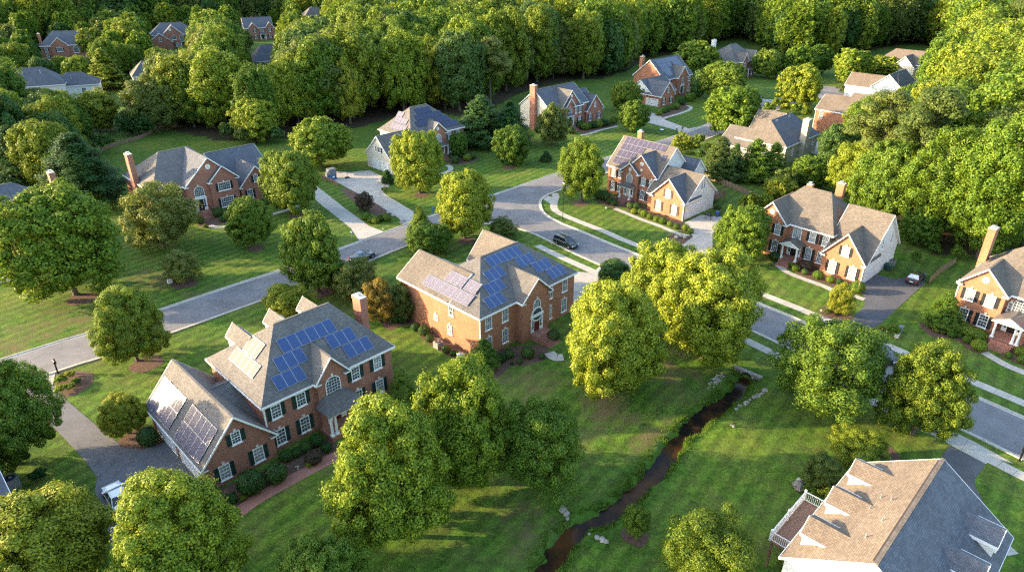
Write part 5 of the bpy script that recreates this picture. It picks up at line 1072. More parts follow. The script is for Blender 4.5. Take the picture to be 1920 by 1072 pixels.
LAWN = [
 ('round', 'leaf_bright', 142, 552, 343, 194, 'huge round maple hiding the brick house at the left edge'),
 ('loose', 'leaf_olive', 308, 462, 340, 122, 'feathery drooping tree before the left brick house wall'),
 ('round', 'leaf_green', 474, 462, 367, 86, 'small dark round tree in a mulch ring before the left brick front'),
 ('round', 'leaf_green', 553, 400, 279, 98, 'maple standing at the right end of the left brick house'),
 ('round', 'leaf_green', 597, 545, 397, 108, 'yellow topped maple on the near kerb of the left street'),
 ('round', 'leaf_green', 258, 676, 537, 124, 'lone maple in a mulch ring beside the left street, far from any house'),
 ('cedar', 'leaf_dark', 165, 384, 246, 138, 'big blackish conifer left of the tall end chimney'),
 ('cedar', 'leaf_dark', 45, 352, 235, 110, 'dark conifer against the left edge above the slate roof'),
 ('round', 'leaf_bright', 603, 312, 218, 106, 'bright round tree in front of the wood, left of the cream garage'),
 ('round', 'leaf_bright', 787, 362, 241, 98, 'light green maple hiding the front of the hipped solar house'),
 ('round', 'leaf_bright', 872, 446, 318, 104, 'yellow green maple above the roof of the small square brick house'),
 ('cone', 'leaf_gold', 790, 458, 386, 50, 'narrow yellow tree left of the junction maple'),
 ('round', 'leaf_green', 803, 476, 418, 84, 'low dark tree under the narrow yellow tree'),
 ('round', 'leaf_green', 962, 308, 233, 68, 'small round maple in the middle of the back lawn'),
 ('cedar', 'leaf_dark', 903, 272, 178, 92, 'left one of the dark cedar pair beside the brick chimney'),
 ('cedar', 'leaf_dark', 956, 272, 188, 74, 'right one of the dark cedar pair beside the brick chimney'),
 ('loose', 'leaf_olive', 1036, 272, 190, 66, 'greyish tree before the cream end gable'),
 ('round', 'leaf_green', 1186, 246, 187, 62, 'dark round tree beside the concrete path, top centre'),
 ('round', 'leaf_green', 1170, 208, 150, 60, 'grey green round tree left of the white garage gable'),
 ('tall', 'leaf_bright', 1090, 378, 253, 82, 'tall yellow green tree on the corner lawn of the junction'),
 ('loose', 'leaf_gold', 1277, 288, 248, 46, 'small yellow tree behind the panelled roof of the corner house'),
 ('round', 'leaf_bright', 1371, 256, 157, 98, 'big bright maple on the kerb right of the curved path'),
 ('round', 'leaf_green', 1354, 190, 113, 80, 'broad green tree before the far hip roofed brick house'),
 ('round', 'leaf_green', 1300, 150, 76, 84, 'large round tree behind the dark panelled roof'),
 ('round', 'leaf_bright', 1494, 204, 118, 76, 'bright upright tree beside the turning circle'),
 ('round', 'leaf_green', 1437, 146, 92, 58, 'green tree at the right end of the far hip roofed house'),
 ('round', 'leaf_bright', 1492, 146, 84, 62, 'left one of two trees at the back of the turning circle'),
 ('round', 'leaf_green', 1530, 140, 83, 50, 'right one of two trees at the back of the turning circle'),
 ('round', 'leaf_bright', 1592, 158, 92, 68, 'yellow tree with dark wood behind it, right of the turning circle'),
 ('round', 'leaf_bright', 1649, 148, 105, 66, 'bright yellow green tree before the pale sided house'),
 ('loose', 'leaf_olive', 1592, 180, 148, 40, 'small olive tree beside the end of the turning circle'),
 ('cedar', 'leaf_olive', 1345, 335, 255, 66, 'left cedar behind the wooden fence'),
 ('cedar', 'leaf_dark', 1372, 340, 268, 46, 'slim dark cedar between the two bigger cedars'),
 ('cedar', 'leaf_green', 1412, 338, 258, 70, 'right cedar before the beige house'),
 ('cedar', 'leaf_green', 1446, 336, 266, 60, 'rightmost cedar touching the beige house corner'),
 ('round', 'leaf_bright', 738, 1004, 752, 230, 'big bright maple before the solar house porch'),
 ('round', 'leaf_bright', 872, 905, 666, 184, 'big maple standing between the two largest brick houses'),
 ('loose', 'leaf_green', 1014, 925, 748, 152, 'airy dark green tree beside the bend of the creek'),
 ('round', 'leaf_bright', 1140, 734, 530, 192, 'large maple before the steps of the small square brick house'),
 ('round', 'leaf_bright', 1238, 628, 450, 146, 'yellow crowned tree behind the largest pair over the creek'),
 ('round', 'leaf_bright', 1318, 672, 464, 200, 'huge spreading maple above the culvert'),
 ('spread', 'leaf_dark', 1150, 540, 486, 72, 'small dark tree beside the concrete drive of the square house'),
 ('round', 'leaf_bright', 1387, 488, 386, 100, 'round maple on the lawn between the two orange houses'),
 ('loose', 'leaf_green', 1538, 772, 602, 206, 'wide loose tree over the street below the dark driveway'),
 ('round', 'leaf_gold', 1710, 812, 645, 156, 'dense golden green maple beside the street at right'),
 ('loose', 'leaf_gold', 1602, 872, 806, 104, 'rusty yellow tree at the top of the dormered roof'),
 ('loose', 'leaf_olive', 1535, 912, 856, 70, 'small olive tree beside the white deck'),
 ('round', 'leaf_bright', 352, 1108, 900, 230, 'big maple at the bottom hiding the front of the white car'),
 ('round', 'leaf_gold', 92, 1120, 938, 262, 'golden tree filling the bottom left corner'),
 ('round', 'leaf_green', 612, 1150, 1020, 160, 'tree top just showing at the bottom edge, left of centre'),
 ('loose', 'leaf_gold', 1320, 1105, 974, 168, 'yellow flecked tree at the bottom edge beside the creek lawn'),
 ('round', 'leaf_green', 36, 868, 672, 176, 'dark tree on the left edge over the worn driveway'),
 ('round', 'leaf_gold', 240, 812, 738, 78, 'small golden tree beside the garage'),
 ('loose', 'leaf_gold', 541, 588, 532, 86, 'small yellow tree behind the dormers of the solar house'),
 ('loose', 'leaf_olive', 668, 556, 482, 92, 'grey green low tree between the street and the chimney'),
 ('loose', 'leaf_olive', 636, 532, 496, 62, 'low olive tree beside the parked dark car'),
 ('loose', 'leaf_rust', 714, 604, 516, 58, 'small tree turning orange beside the solar house chimney'),
 ('loose', 'leaf_olive', 752, 600, 528, 50, 'grey green tree against the corner of the sunlit brick wall'),
 ('loose', 'leaf_olive', 942, 448, 409, 60, 'bronze low tree on the corner above the square house roof'),
 ('loose', 'leaf_purple', 684, 396, 358, 34, 'small dark purple leaved tree between the two drives'),
 ('cone', 'leaf_dark', 1024, 302, 282, 22, 'tiny conifer alone on the back lawn'),
 ('loose', 'leaf_green', 1190, 1004, 948, 50, 'young bushy tree in a mulch patch beside the creek'),
 ('loose', 'leaf_gold', 1572, 590, 528, 44, 'small yellow tree at the mouth of the dark driveway'),
 ('round', 'leaf_green', 862, 296, 246, 36, 'slim dark tree at the right corner of the hipped solar house'),
 ('loose', 'leaf_olive', 345, 528, 468, 68, 'low dark bushy tree in a mulch patch on the left lawn'),
 ('round', 'leaf_dark', 262, 252, 200, 66, 'dark low tree in the middle of the shaded left garden'),
 ('spread', 'leaf_olive', 298, 246, 140, 92, 'grey brown tree left of the tall bright yellow tree'),
 ('round', 'leaf_green', 148, 262, 196, 62, 'mid green tree left of the broad yellow garden tree'),
 ('cedar', 'leaf_dark', 92, 345, 238, 84, 'dark conifer between the left edge and the largest conifer'),
 ('tall', 'leaf_bright', 38, 300, 165, 96, 'tall light tree at the left edge under the long slate roof'),
 ('round', 'leaf_olive', 14, 148, 84, 62, 'green tree at the left edge above the long slate roof'),
 ('round', 'leaf_gold', 248, 110, 38, 62, 'upright yellow lit tree right of the far top left house'),
 ('round', 'leaf_gold', 180, 108, 52, 48, 'yellow topped tree at the gable of the far top left house'),
 ('round', 'leaf_olive', 210, 100, 38, 44, 'grey green tree between two yellow topped trees, top left'),
 ('round', 'leaf_bright', 155, 164, 104, 50, 'round tree before the lawn of the far top left house'),
 ('cone', 'leaf_gold', 205, 168, 90, 62, 'pointed yellow green tree left of the cream sided house'),
 ('spread', 'leaf_gold', 188, 246, 165, 86, 'broad yellow tree over the shaded left garden'),
 ('tall', 'leaf_gold', 365, 238, 92, 100, 'tall bright yellow tree rising before the top left houses'),
 ('round', 'leaf_gold', 400, 108, 68, 50, 'yellow tree below the far cream and brick house'),
 ('round', 'leaf_olive', 385, 84, 36, 50, 'grey green tree between the two far brick houses'),
 ('round', 'leaf_olive', 456, 94, 54, 40, 'small grey tree before the far cream side wall'),
 ('round', 'leaf_bright', 485, 266, 182, 84, 'light green tree at the wood edge behind the slate roof'),
 ('pine', 'leaf_olive', 1700, 420, 160, 130, 'tall pine with a bare leaning trunk at the right wood edge'),
 ('pine', 'leaf_olive', 1626, 372, 168, 120, 'broad olive pine before the tan roof at the turning circle'),
 ('spread', 'leaf_dark', 1560, 322, 232, 74, 'dark tree close behind the beige house chimney'),
 ('round', 'leaf_bright', 1512, 352, 292, 74, 'fresh green tree left of the tan roofed orange house, behind it'),
 ('round', 'leaf_gold', 1462, 372, 330, 62, 'low yellow tree behind the left gable of the tan roofed house'),
 ('spread', 'leaf_bright', 1600, 372, 262, 96, 'light tree standing above the brick chimney of the tan roofed house'),
 ('round', 'leaf_green', 1642, 420, 262, 112, 'round green tree at the right back corner of the tan roofed house'),
 ('tall', 'leaf_bright', 1748, 452, 232, 140, 'tall bright tree at the wood edge above the parked sedan'),
 ('tall', 'leaf_bright', 1832, 486, 205, 168, 'largest bright tree of the right wood beside the tall orange chimney'),
 ('tall', 'leaf_green', 1918, 440, 170, 170, 'tall tree at the right edge above the orange chimney'),
 ('spread', 'leaf_olive', 1690, 300, 188, 110, 'olive tree right of the white gabled house'),
 ('spread', 'leaf_bright', 1780, 330, 168, 130, 'light green crown in the middle of the right wood'),
 ('round', 'leaf_green', 1686, 230, 158, 44, 'small tree against the white gabled wall'),
 ('cone', 'leaf_green', 1670, 232, 165, 30, 'pointed young tree before the white gabled wall'),
 ('round', 'leaf_green', 1722, 460, 392, 70, 'low green tree at the wood edge behind the dark sedan'),
 ('cedar', 'leaf_green', 757, 752, 690, 52, 'dark cone shaped evergreen at the right corner of the solar house'),
 ('cedar', 'leaf_green', 908, 686, 634, 56, 'bushy evergreen at the front corner of the square brick house'),
 ('cedar', 'leaf_green', 1762, 612, 546, 62, 'broad evergreen at the corner of the right edge house'),
 ('cedar', 'leaf_dark', 727, 344, 318, 24, 'clipped upright evergreen beside the cream garage doors'),
]
for t in LAWN: ptree(*t)

def shr_row(pts, mat, wpx, where, kind='ball', hr=.85, group=None):
    for i, (a, b) in enumerate(pts):
        o_ = ['first', 'second', 'third', 'fourth', 'fifth', 'sixth', 'seventh', 'eighth', 'ninth', 'tenth', 'eleventh', 'twelfth'][i]
        pshrub(kind, mat if isinstance(mat, str) else mat[i % len(mat)], a, b, wpx if not isinstance(wpx, (list, tuple)) else wpx[i % len(wpx)], '%s shrub from the left %s' % (o_, where), hr, 'shrub', group or 'shrubs ' + where)
z3 = lambda L: zz(1080, 220, 3.8275, L)
shr_row(z3([(165, 585), (205, 590)]), 'leaf_dark', 22, 'left of the corner house steps')
shr_row(z3([(245, 620), (272, 632), (390, 655), (430, 660)]), 'leaf_dark', 15, 'beside the corner house porch')
shr_row(z3([(415, 690), (462, 695), (490, 710), (530, 728), (578, 745), (622, 762), (675, 780), (722, 800), (785, 812), (822, 832)]), ['leaf_bright', 'leaf_green'], [12, 13, 15], 'in the clipped row before the corner house')
z4 = lambda L: zz(1380, 320, 3.8275, L)
shr_row(z4([(272, 640), (390, 690), (425, 718), (490, 742), (585, 775), (672, 800), (740, 815), (866, 870)]), ['leaf_dark', 'leaf_green', 'leaf_bright'], [20, 11, 15, 13, 20, 16, 14, 27], 'before the tan roofed orange house')
pshrub('ball', 'leaf_purple', *z4([(500, 710)])[0], 26, 'purple brown shrub under the tan roofed house windows', .75)
pshrub('wild', 'leaf_olive', *z4([(650, 1030)])[0], 20, 'left low shrub under the small yellow tree', .6); pshrub('wild', 'leaf_olive', *z4([(760, 1035)])[0], 28, 'right low shrub under the small yellow tree', .6)
z5 = lambda L: zz(1580, 400, 2.976, L)
shr_row(z5([(470, 640), (515, 665), (555, 675)]), 'leaf_green', 12, 'at the tip of the curved bed by the big evergreen', 'wild', .8)
shr_row(z5([(605, 690), (645, 690), (688, 720), (752, 762)]), ['leaf_green', 'leaf_bright'], [16, 10, 17, 27], 'in front of the right edge house')
shr_row(z5([(625, 660), (665, 670), (705, 685), (750, 700)]), 'leaf_green', 30, 'in the hedge under the right edge house windows', 'ball', .7)
shr_row(z5([(920, 805), (985, 790), (1000, 835)]), 'leaf_green', [14, 22, 20], 'right of the porch steps at the edge')
pshrub('wild', 'leaf_bright', *z5([(275, 680)])[0], 28, 'feathery light grass clump on the right lawn', .9); pshrub('wild', 'leaf_rust', *z5([(212, 655)])[0], 16, 'dry reddish plant beside the feathery clump', .6)
zb = lambda L: zz(240, 500, 2.143, L)
shr_row(zb([(640, 775), (680, 758), (715, 738), (760, 715), (800, 740)]), 'leaf_dark', [26, 22, 24, 27, 22], 'along the solar house wall')
shr_row(zb([(500, 900), (600, 858), (418, 945)]), 'leaf_dark', [52, 42, 24], 'at the garage front of the solar house', 'ball', .9)
pshrub('ball', 'leaf_purple', *zb([(748, 785)])[0], 34, 'dark red shrub before the solar house porch', .8); pshrub('ball', 'leaf_gold', *zb([(728, 800)])[0], 15, 'small yellow round shrub beside the dark red one', .8)
pshrub('ball', 'leaf_dark', *zb([(345, 960)])[0], 40, 'dark shrub at the garage corner beside the bottom maple', 1.2); pshrub('wild', 'leaf_gold', *zb([(462, 938)])[0], 14, 'small yellow plant at the brick path', .8)
pshrub('ball', 'leaf_dark', 281, 832, 38, 'round dark shrub at the garage back corner', 1.0)
z2 = lambda L: zz(720, 400, 3.152, L)
shr_row(z2([(190, 690), (238, 715), (270, 755), (368, 820), (410, 838)]), 'leaf_dark', [19, 22, 17, 17, 14], 'along the sunlit side wall')
shr_row(z2([(690, 875), (740, 850), (850, 850), (935, 855), (1000, 745), (800, 885), (755, 893)]), 'leaf_dark', [22, 20, 26, 12, 24, 11, 8], 'before the square brick house front')
shr_row(z2([(60, 640), (115, 640)]), 'leaf_dark', 26, 'at the far corner of the sunlit wall')
pshrub('wild', 'leaf_bright', *z2([(320, 250)])[0], 36, 'fresh green bush behind the square house roof', 1.3)
za = lambda L: zz(0, 560, 2.094, L)
shr_row(za([(240, 330), (275, 310), (300, 335), (240, 365), (280, 355)]), ['leaf_bright', 'leaf_gold', 'leaf_green'], [26, 24, 22], 'in the oval bed beside the black mailbox', 'wild', .6)
zf = lambda L: zz(220, 260, 4.8, L)
shr_row(zf([(745, 765), (800, 800), (915, 700), (955, 745), (990, 700), (1020, 680), (1360, 620), (1420, 600), (1480, 590)]), 'leaf_dark', [17, 10, 22, 14, 20, 18, 24, 22, 18], 'under the left brick house front')
zj = lambda L: zz(660, 180, 6.7, L)
shr_row(zj([(1300, 830), (1240, 790), (1360, 770), (1450, 815), (1300, 845), (1520, 790)]), ['leaf_dark', 'leaf_dark', 'leaf_dark', 'leaf_bright'], [15, 12, 17, 16], 'right of the hipped solar house steps')
zh = lambda L: zz(950, 130, 6.7, L)
shr_row(zh([(810, 810), (930, 745), (985, 760), (1040, 745), (1090, 740), (1150, 730), (1210, 715), (1270, 705), (1340, 680)]), ['leaf_dark', 'leaf_dark', 'leaf_green'], [16, 18, 17, 13], 'before the cream gabled brick house')
zg = lambda L: zz(1160, 70, 6.307, L)
shr_row(zg([(470, 925), (535, 895), (580, 880), (625, 860), (680, 850), (745, 800), (830, 760), (870, 730)]), ['leaf_green', 'leaf_green', 'leaf_dark'], [14, 11, 10, 10, 14, 14, 18], 'before the panel roofed house')
pshrub('ball', 'leaf_dark', *zg([(930, 700)])[0], 30, 'tall dark shrub at the right corner of the panel roofed house', 1.7)
z6 = lambda L: zz(440, 300, 4.124, L)
shr_row(z6([(1020, 460), (1060, 485), (1090, 490), (1130, 470), (1180, 470)]), 'leaf_green', [17, 15, 15, 15, 18], 'in the bed between the two concrete drives')
pshrub('wild', 'leaf_olive', *z6([(1160, 245)])[0], 14, 'low yellowish plant at the edge of the curving drive', .7)
shr_row([(1060, 545), (1082, 400)][:1], 'leaf_dark', 14, 'at the back wall of the square house')
shr_row([(60, 690 - 505), (72, 103 + 2), (95, 106)][1:], 'leaf_dark', [30, 26], 'before the far top left house', 'wild', .8)
shr_row([(1438, 450), (1330, 385), (1345, 398)], 'leaf_dark', [16, 22, 18], 'beside the deck of the corner house', 'wild', .8)
shr_row([(1478, 1036), (1468, 1060), (1500, 1064)], ['leaf_green', 'leaf_bright'], [30, 26, 24], 'under the white deck', 'wild', .8)
shr_row([(1518, 925), (1545, 935), (1512, 905)], ['leaf_green', 'leaf_gold'], [36, 40, 24], 'beside the stump above the white deck', 'wild', .8)
shr_row([(75, 900), (40, 870)], 'leaf_dark', [34, 44], 'under the left edge tree beside the worn driveway', 'wild', .8)
shr_row([(1716, 490), (1750, 478), (1790, 486)], 'leaf_green', [22, 26, 30], 'at the foot of the right wood', 'wild', 1.0)
shr_row([(1430, 400), (1452, 380), (1470, 362), (1500, 350), (1400, 405)], ['leaf_green', 'leaf_gold', 'leaf_olive'], [40, 44, 50], 'behind the left gable of the tan roofed house', 'wild', 1.1)
shr_row([(195, 285), (280, 246), (520, 268), (460, 272), (430, 262)], ['leaf_dark', 'leaf_olive'], [44, 40, 34], 'at the back of the left garden', 'wild', .9)
shr_row([(1300, 285), (1312, 300), (1330, 292), (1310, 272)], ['leaf_green', 'leaf_dark', 'leaf_gold'], [26, 24, 28], 'behind the corner house roof', 'wild', .9)
shr_row([(1455, 205), (1470, 212), (1490, 216), (1510, 220), (1440, 214)], ['leaf_green', 'leaf_gold'], [26, 22], 'between the beige house and the street', 'wild', .9)

# ------------------------------------------------------------------ woodland
HOUSE_XY = [(o.location.x, o.location.y, o.rotation_euler.z) for o in bpy.data.objects if o.get('category') == 'house']
def house_boxes():
    out = []
    for o in bpy.data.objects:
        if o.get('category') != 'house': continue
        xs = []; ys = []
        for c in o.children:
            if c.name.startswith('wall'):
                for v in c.data.vertices: xs.append(v.co.x); ys.append(v.co.y)
        out.append((o.location.x, o.location.y, o.rotation_euler.z, min(xs), max(xs), min(ys), max(ys)))
    return out
HB = house_boxes()
def house_dist(x, y):
    best = 99
    for ox, oy, r, a, b, c, d_ in HB:
        lx = (x - ox) * math.cos(r) + (y - oy) * math.sin(r); ly = -(x - ox) * math.sin(r) + (y - oy) * math.cos(r)
        dx = max(a - lx, 0, lx - b); dy = max(c - ly, 0, ly - d_); best = min(best, math.hypot(dx, dy))
    return best
def road_dist(x, y): return min((p.x - x) ** 2 + (p.y - y) ** 2 for p in R1 + R2) ** .5
rd = random.Random(12); cand = []
MIDW = [(-300, 190), (0, 190), (60, 196), (150, 210), (200, 205), (292, 236), (300, 178), (400, 134), (530, 128), (560, 88), (640, 58), (545, 44), (420, 50), (250, 62), (60, 84), (-300, 92)]
lawnpos = [tuple(G(t[2], t[3]))[:2] for t in LAWN]
def forest_fill(poly, sp, tag_, hr=(20, 29)):
    xs = [p[0] for p in poly]; ys = [p[1] for p in poly]; y = max(min(ys), 60)
    while y < min(max(ys), 470):
        x = max(min(xs), -460)
        while x < min(max(xs), 430):
            px_, py_ = x + rd.uniform(-.42, .42) * sp, y + rd.uniform(-.42, .42) * sp
            if inside(px_, py_, poly):
                h = rd.uniform(*hr); q = proj(px_, py_, h * .75); dd = depth(px_, py_)
                if -90 < q[0] < 2010 and proj(px_, py_, h)[1] < 1072 and proj(px_, py_, 0)[1] > -60 and house_dist(px_, py_) > 4.5 and road_dist(px_, py_) > 9 and all((px_ - a) ** 2 + (py_ - b) ** 2 > 30 for a, b in lawnpos):
                    if proj(px_, py_, h)[1] > -70: cand.append((dd, px_, py_, h, tag_))
            x += sp
        y += sp * .9
forest_fill(WPOLY['back'], 9.2, 'back'); forest_fill(WPOLY['left'], 8.5, 'left', (15, 22)); forest_fill([tuple(G(a, b))[:2] for a, b in MIDW], 11.5, 'mid', (9, 17))
cand.sort()
CLEAR = [(66, 50, 165, 106, 335), (280, 44, 350, 92, 380), (444, 30, 516, 88, 420), (224, 106, 268, 158, 260), (450, 84, 505, 118, 290), (12, 122, 160, 166, 225), (570, 14, 602, 32, 425), (215, 262, 400, 288, 170),
 (1640, 92, 1752, 140, 300), (1524, 172, 1590, 212, 215), (1606, 135, 1712, 178, 230), (1505, 158, 1560, 190, 250), (1330, 80, 1422, 146, 300), (1182, 102, 1308, 196, 240), (160, 262, 215, 282, 170)]
def fit_h(x, y, h, w_):
    d = depth(x, y); 
    while h > 8:
        cx, ty = proj(x, y, h); hw = w_ * .5 * FPX / depth(x, y, h * .6); ok = True
        for x0, y0, x1, y1, dh in CLEAR:
            if d < dh and cx + hw * .8 > x0 and cx - hw * .8 < x1 and ty < y1 - 3 and proj(x, y, 0)[1] > y0: ok = False
        if ok: return h, w_
        h *= .93; w_ *= .95
    return None, None
print('forest candidates', len(cand))
KINDS = [('tall', 'leaf_green', 'tall green tree in the wood'), ('tall', 'leaf_bright', 'tall light green tree in the wood'), ('spread', 'leaf_dark', 'dark broad crowned tree in the wood'), ('spread', 'leaf_olive', 'olive green broad crowned tree in the wood'), ('tall', 'leaf_gold', 'yellow green sunlit tree in the wood'), ('pine', 'leaf_olive', 'tall pine with a thin crown in the wood')]
GR = ['green trees of the wood', 'light green trees of the wood', 'dark trees of the wood', 'olive trees of the wood', 'yellow green trees of the wood', 'pines of the wood']
far = []
NIND = 285; nind = 0
REG = ['at the upper left', 'behind the left brick house', 'behind the hipped solar house', 'behind the cream gabled house', 'behind the far hip roofed house', 'at the top right', 'along the right edge', 'along the top edge']
for i, (dd, x, y, h, tg) in enumerate(cand):
    edge = house_dist(x, y) < 14
    k = rd.choices(range(6), [26, 30, 14, 13, 17, 5])[0]
    if edge and tg == 'back': h *= .86
    if tg == 'mid' and k == 5: k = 0
    w_ = h * rd.uniform(.52, .72) * (1.15 if KINDS[k][0] == 'spread' else .95) * (1.12 if tg == 'mid' else 1)
    h, w_ = fit_h(x, y, h, w_)
    if h is None: continue
    q_ = proj(x, y, h); reg = REG[0] if q_[0] < 260 else REG[1] if q_[0] < 620 and q_[1] > 60 else REG[2] if q_[0] < 960 and q_[1] > 60 else REG[3] if q_[0] < 1320 and q_[1] > 40 else REG[4] if q_[0] < 1480 else REG[5] if q_[1] < 130 else REG[6]
    if q_[0] < 1100 and q_[1] <= 60 and q_[0] > 260: reg = REG[7]
    nind += 1
    if nind <= NIND: tree('forest_tree', KINDS[k][0], KINDS[k][1], x, y, h, w_, KINDS[k][2] + ' ' + reg, 'tree', GR[k] + ' ' + reg, max(1, 1 if dd < 130 else 2 if dd < 270 else 3))
    else: far.append((x, y, h, w_, k))
# the rest of the wood, too many to count, as one object built from the same crowns
if far:
    pts = []; nrm = []; mi_ = []
    for x, y, h, w_, k in far:
        p, n_ = crown_points(KINDS[k][0] if KINDS[k][0] != 'pine' else 'spread', 4200, 1); mi_.append(np.full(len(p), [0, 1, 2, 3, 4, 0][k], dtype=np.int32)); a = rng.uniform(0, 6.28); ca_, sa_ = math.cos(a), math.sin(a)
        q = np.stack([(p[:, 0] * ca_ - p[:, 1] * sa_) * w_ + x, (p[:, 0] * sa_ + p[:, 1] * ca_) * w_ + y, p[:, 2] * h], 1); pts.append(q); nrm.append(n_)
    me = leaf_cloud(np.concatenate(pts), np.concatenate(nrm), .85, 'far_woodland', 'leaf_green')
    for m_ in ('leaf_bright', 'leaf_dark', 'leaf_olive', 'leaf_gold'): me.materials.append(MATS[m_])
    me.polygons.foreach_set('material_index', np.concatenate(mi_))
    o = bpy.data.objects.new('far_woodland', me); col.objects.link(o); tag(o, 'continuous far woodland filling the top of the view', 'woodland', kind='stuff')
print('far trees', len(far))
# ------------------------------------------------------------------ vehicles
def car(kind, paint, rear, front, label, z=0.03):
    a = G(*rear); b = G(*front); c = (a + b) / 2; hd = math.atan2(b.y - a.y, b.x - a.x)
    e = empty('parked_car', (c.x, c.y, z), hd, label, 'car', 'cars of the neighbourhood')
    S = {'suv': dict(st=[(-2.38, .70, .62), (-2.36, .86, .95), (-2.2, .93, 1.06), (-1.0, .965, 1.07), (.5, .965, 1.04), (1.15, .95, 1.02), (1.9, .90, .93), (2.25, .80, .80), (2.38, .62, .60)], g=(-2.25, -2.0, .30, 1.12), z=(1.04, 1.68), hw=(.90, .70), wr=.37),
         'sedan': dict(st=[(-2.30, .66, .60), (-2.26, .82, .88), (-2.05, .90, .96), (-1.0, .93, .94), (.5, .93, .92), (1.1, .92, .91), (1.85, .86, .80), (2.2, .76, .68), (2.32, .58, .52)], g=(-1.75, -1.05, .12, 1.05), z=(.92, 1.42), hw=(.86, .62), wr=.33)}[kind]
    def ring(x, w_, zt):
        return [(x, -w_ * .90, .24), (x, -w_, .42), (x, -w_, zt * .72), (x, -w_ * .93, zt * .95), (x, -w_ * .72, zt), (x, 0, zt + .03), (x, w_ * .72, zt), (x, w_ * .93, zt * .95), (x, w_, zt * .72), (x, w_, .42), (x, w_ * .90, .24)]
    mb = MB(); rs = [ring(*s) for s in S['st']]
    for p, q in zip(rs, rs[1:]):
        for k in range(len(p) - 1): mb.face([p[k], q[k], q[k + 1], p[k + 1]][::-1], paint)
        mb.face([p[-1], q[-1], q[0], p[0]][::-1], 'rubber')
    mb.face(rs[0], paint); mb.face(rs[-1][::-1], paint)
    # roof and pillars of the cabin
    x0, x1, x2, x3 = S['g']; zb, zt = S['z']; wb, wt = S['hw']
    mb.face([(x1, -wt, zt), (x2, -wt, zt), (x2, wt, zt), (x1, wt, zt)], paint); mb.face([(x1, -wt * .8, zt + .04), (x2 - .1, -wt * .8, zt + .04), (x2 - .1, wt * .8, zt + .04), (x1, wt * .8, zt + .04)], paint)
    for s in (-1, 1):
        mb.face([(x1, s * wt * .8, zt + .04), (x2 - .1, s * wt * .8, zt + .04), (x2, s * wt, zt), (x1, s * wt, zt)][::s], paint)
        for xa, xb in ((x0, x1), (x3, x2)): mb.bar((xa, s * wb, zb), (xb, s * wt, zt), .04, paint)
        xm = (x1 + x2) / 2 + .1; mb.bar((xm, s * wb * 1.005, zb), (xm - .04, s * wt * 1.01, zt), .035, paint); mb.bar((x1, s * wt, zt), (x2, s * wt, zt), .035, paint)
        mb.bar((x0 + .05, s * (wb + .03), zb + .02), (x3, s * (wb + .03), zb + .02), .016, 'alloy', 4)
        if kind == 'suv': mb.bar((x1 + .1, s * .62, zt + .09), (x2 - .3, s * .62, zt + .09), .02, 'alloy', 4)
    body = mb.build('body', e, True)
    try:
        body.data.set_sharp_from_angle(angle=R(38))
    except Exception: pass
    gm = MB(); gm.face([(x3, -wb, zb), (x3, wb, zb), (x2, wt, zt - .01), (x2, -wt, zt - .01)], 'car_glass'); gm.build('windshield', e)
    gm = MB(); gm.face([(x0, wb, zb), (x0, -wb, zb), (x1, -wt, zt - .01), (x1, wt, zt - .01)], 'car_glass' if kind == 'suv' or paint != 'paint_graphite' else 'lamp_clear'); gm.build('rear_window', e)
    for s in (-1, 1):
        gm = MB(); gm.face([(x0, s * wb, zb), (x3, s * wb, zb), (x2, s * wt, zt - .01), (x1, s * wt, zt - .01)][::s], 'car_glass'); gm.build('side_window', e)
        mm = MB(); mm.box(x3 - .25, x3 - .05, s * (wb + .08) - .09, s * (wb + .08) + .09, zb - .02, zb + .14, paint); mm.build('mirror', e)
        for nm, x_, mt in (('headlight', S['st'][-2][0] - .06, 'lamp_clear'), ('taillight', S['st'][1][0] + .02, 'tail_red')):
            w_ = S['st'][-2][1] if nm == 'headlight' else S['st'][1][1]; zl = S['st'][-2][2] - .1 if nm == 'headlight' else S['st'][1][2] - .12
            lm = MB(); lm.box(x_ - .10, x_ + .10, s * (w_ - .12) - .16, s * (w_ - .12) + .16, zl - .09, zl + .08, mt); lm.build(nm, e)
    for x_ in (-1.42, 1.42):
        for s in (-1, 1):
            wm = MB(); M = Matrix.Translation((x_, s * (.88 if kind == 'suv' else .85), S['wr'])) @ Matrix.Rotation(R(90), 4, 'X'); wm.cyl((0, 0), S['wr'], S['wr'], -.12, .12, 'rubber', 20, True, M); wo = wm.build('wheel', e)
            rm = MB(); rm.cyl((0, 0), S['wr'] * .66, S['wr'] * .6, -.13 if s > 0 else -.12, .13 if s < 0 else .12, 'alloy', 14, True, M); rm.build('rim', wo)
    pm = MB(); pm.box(S['st'][0][0] - .02, S['st'][0][0] + .03, -.26, .26, .52, .66, 'sign_white'); pm.build('licence_plate', e)
    return e
car('suv', 'paint_black', (1041, 453), (1081, 468), 'black sport utility vehicle driving near the junction')
car('sedan', 'paint_graphite', (1703, 538), (1727, 514), 'dark sedan parked on the dark asphalt driveway with pale rear window')
car('sedan', 'paint_navy', (657, 494), (703, 478), 'dark sedan on the left street, partly behind low olive trees')
car('sedan', 'paint_white', (238, 964), (209, 915), 'white car on the worn driveway half under the bottom maple')
car('suv', 'paint_black', (1632, 662), (1668, 679), 'black vehicle on the street glimpsed between two big trees')

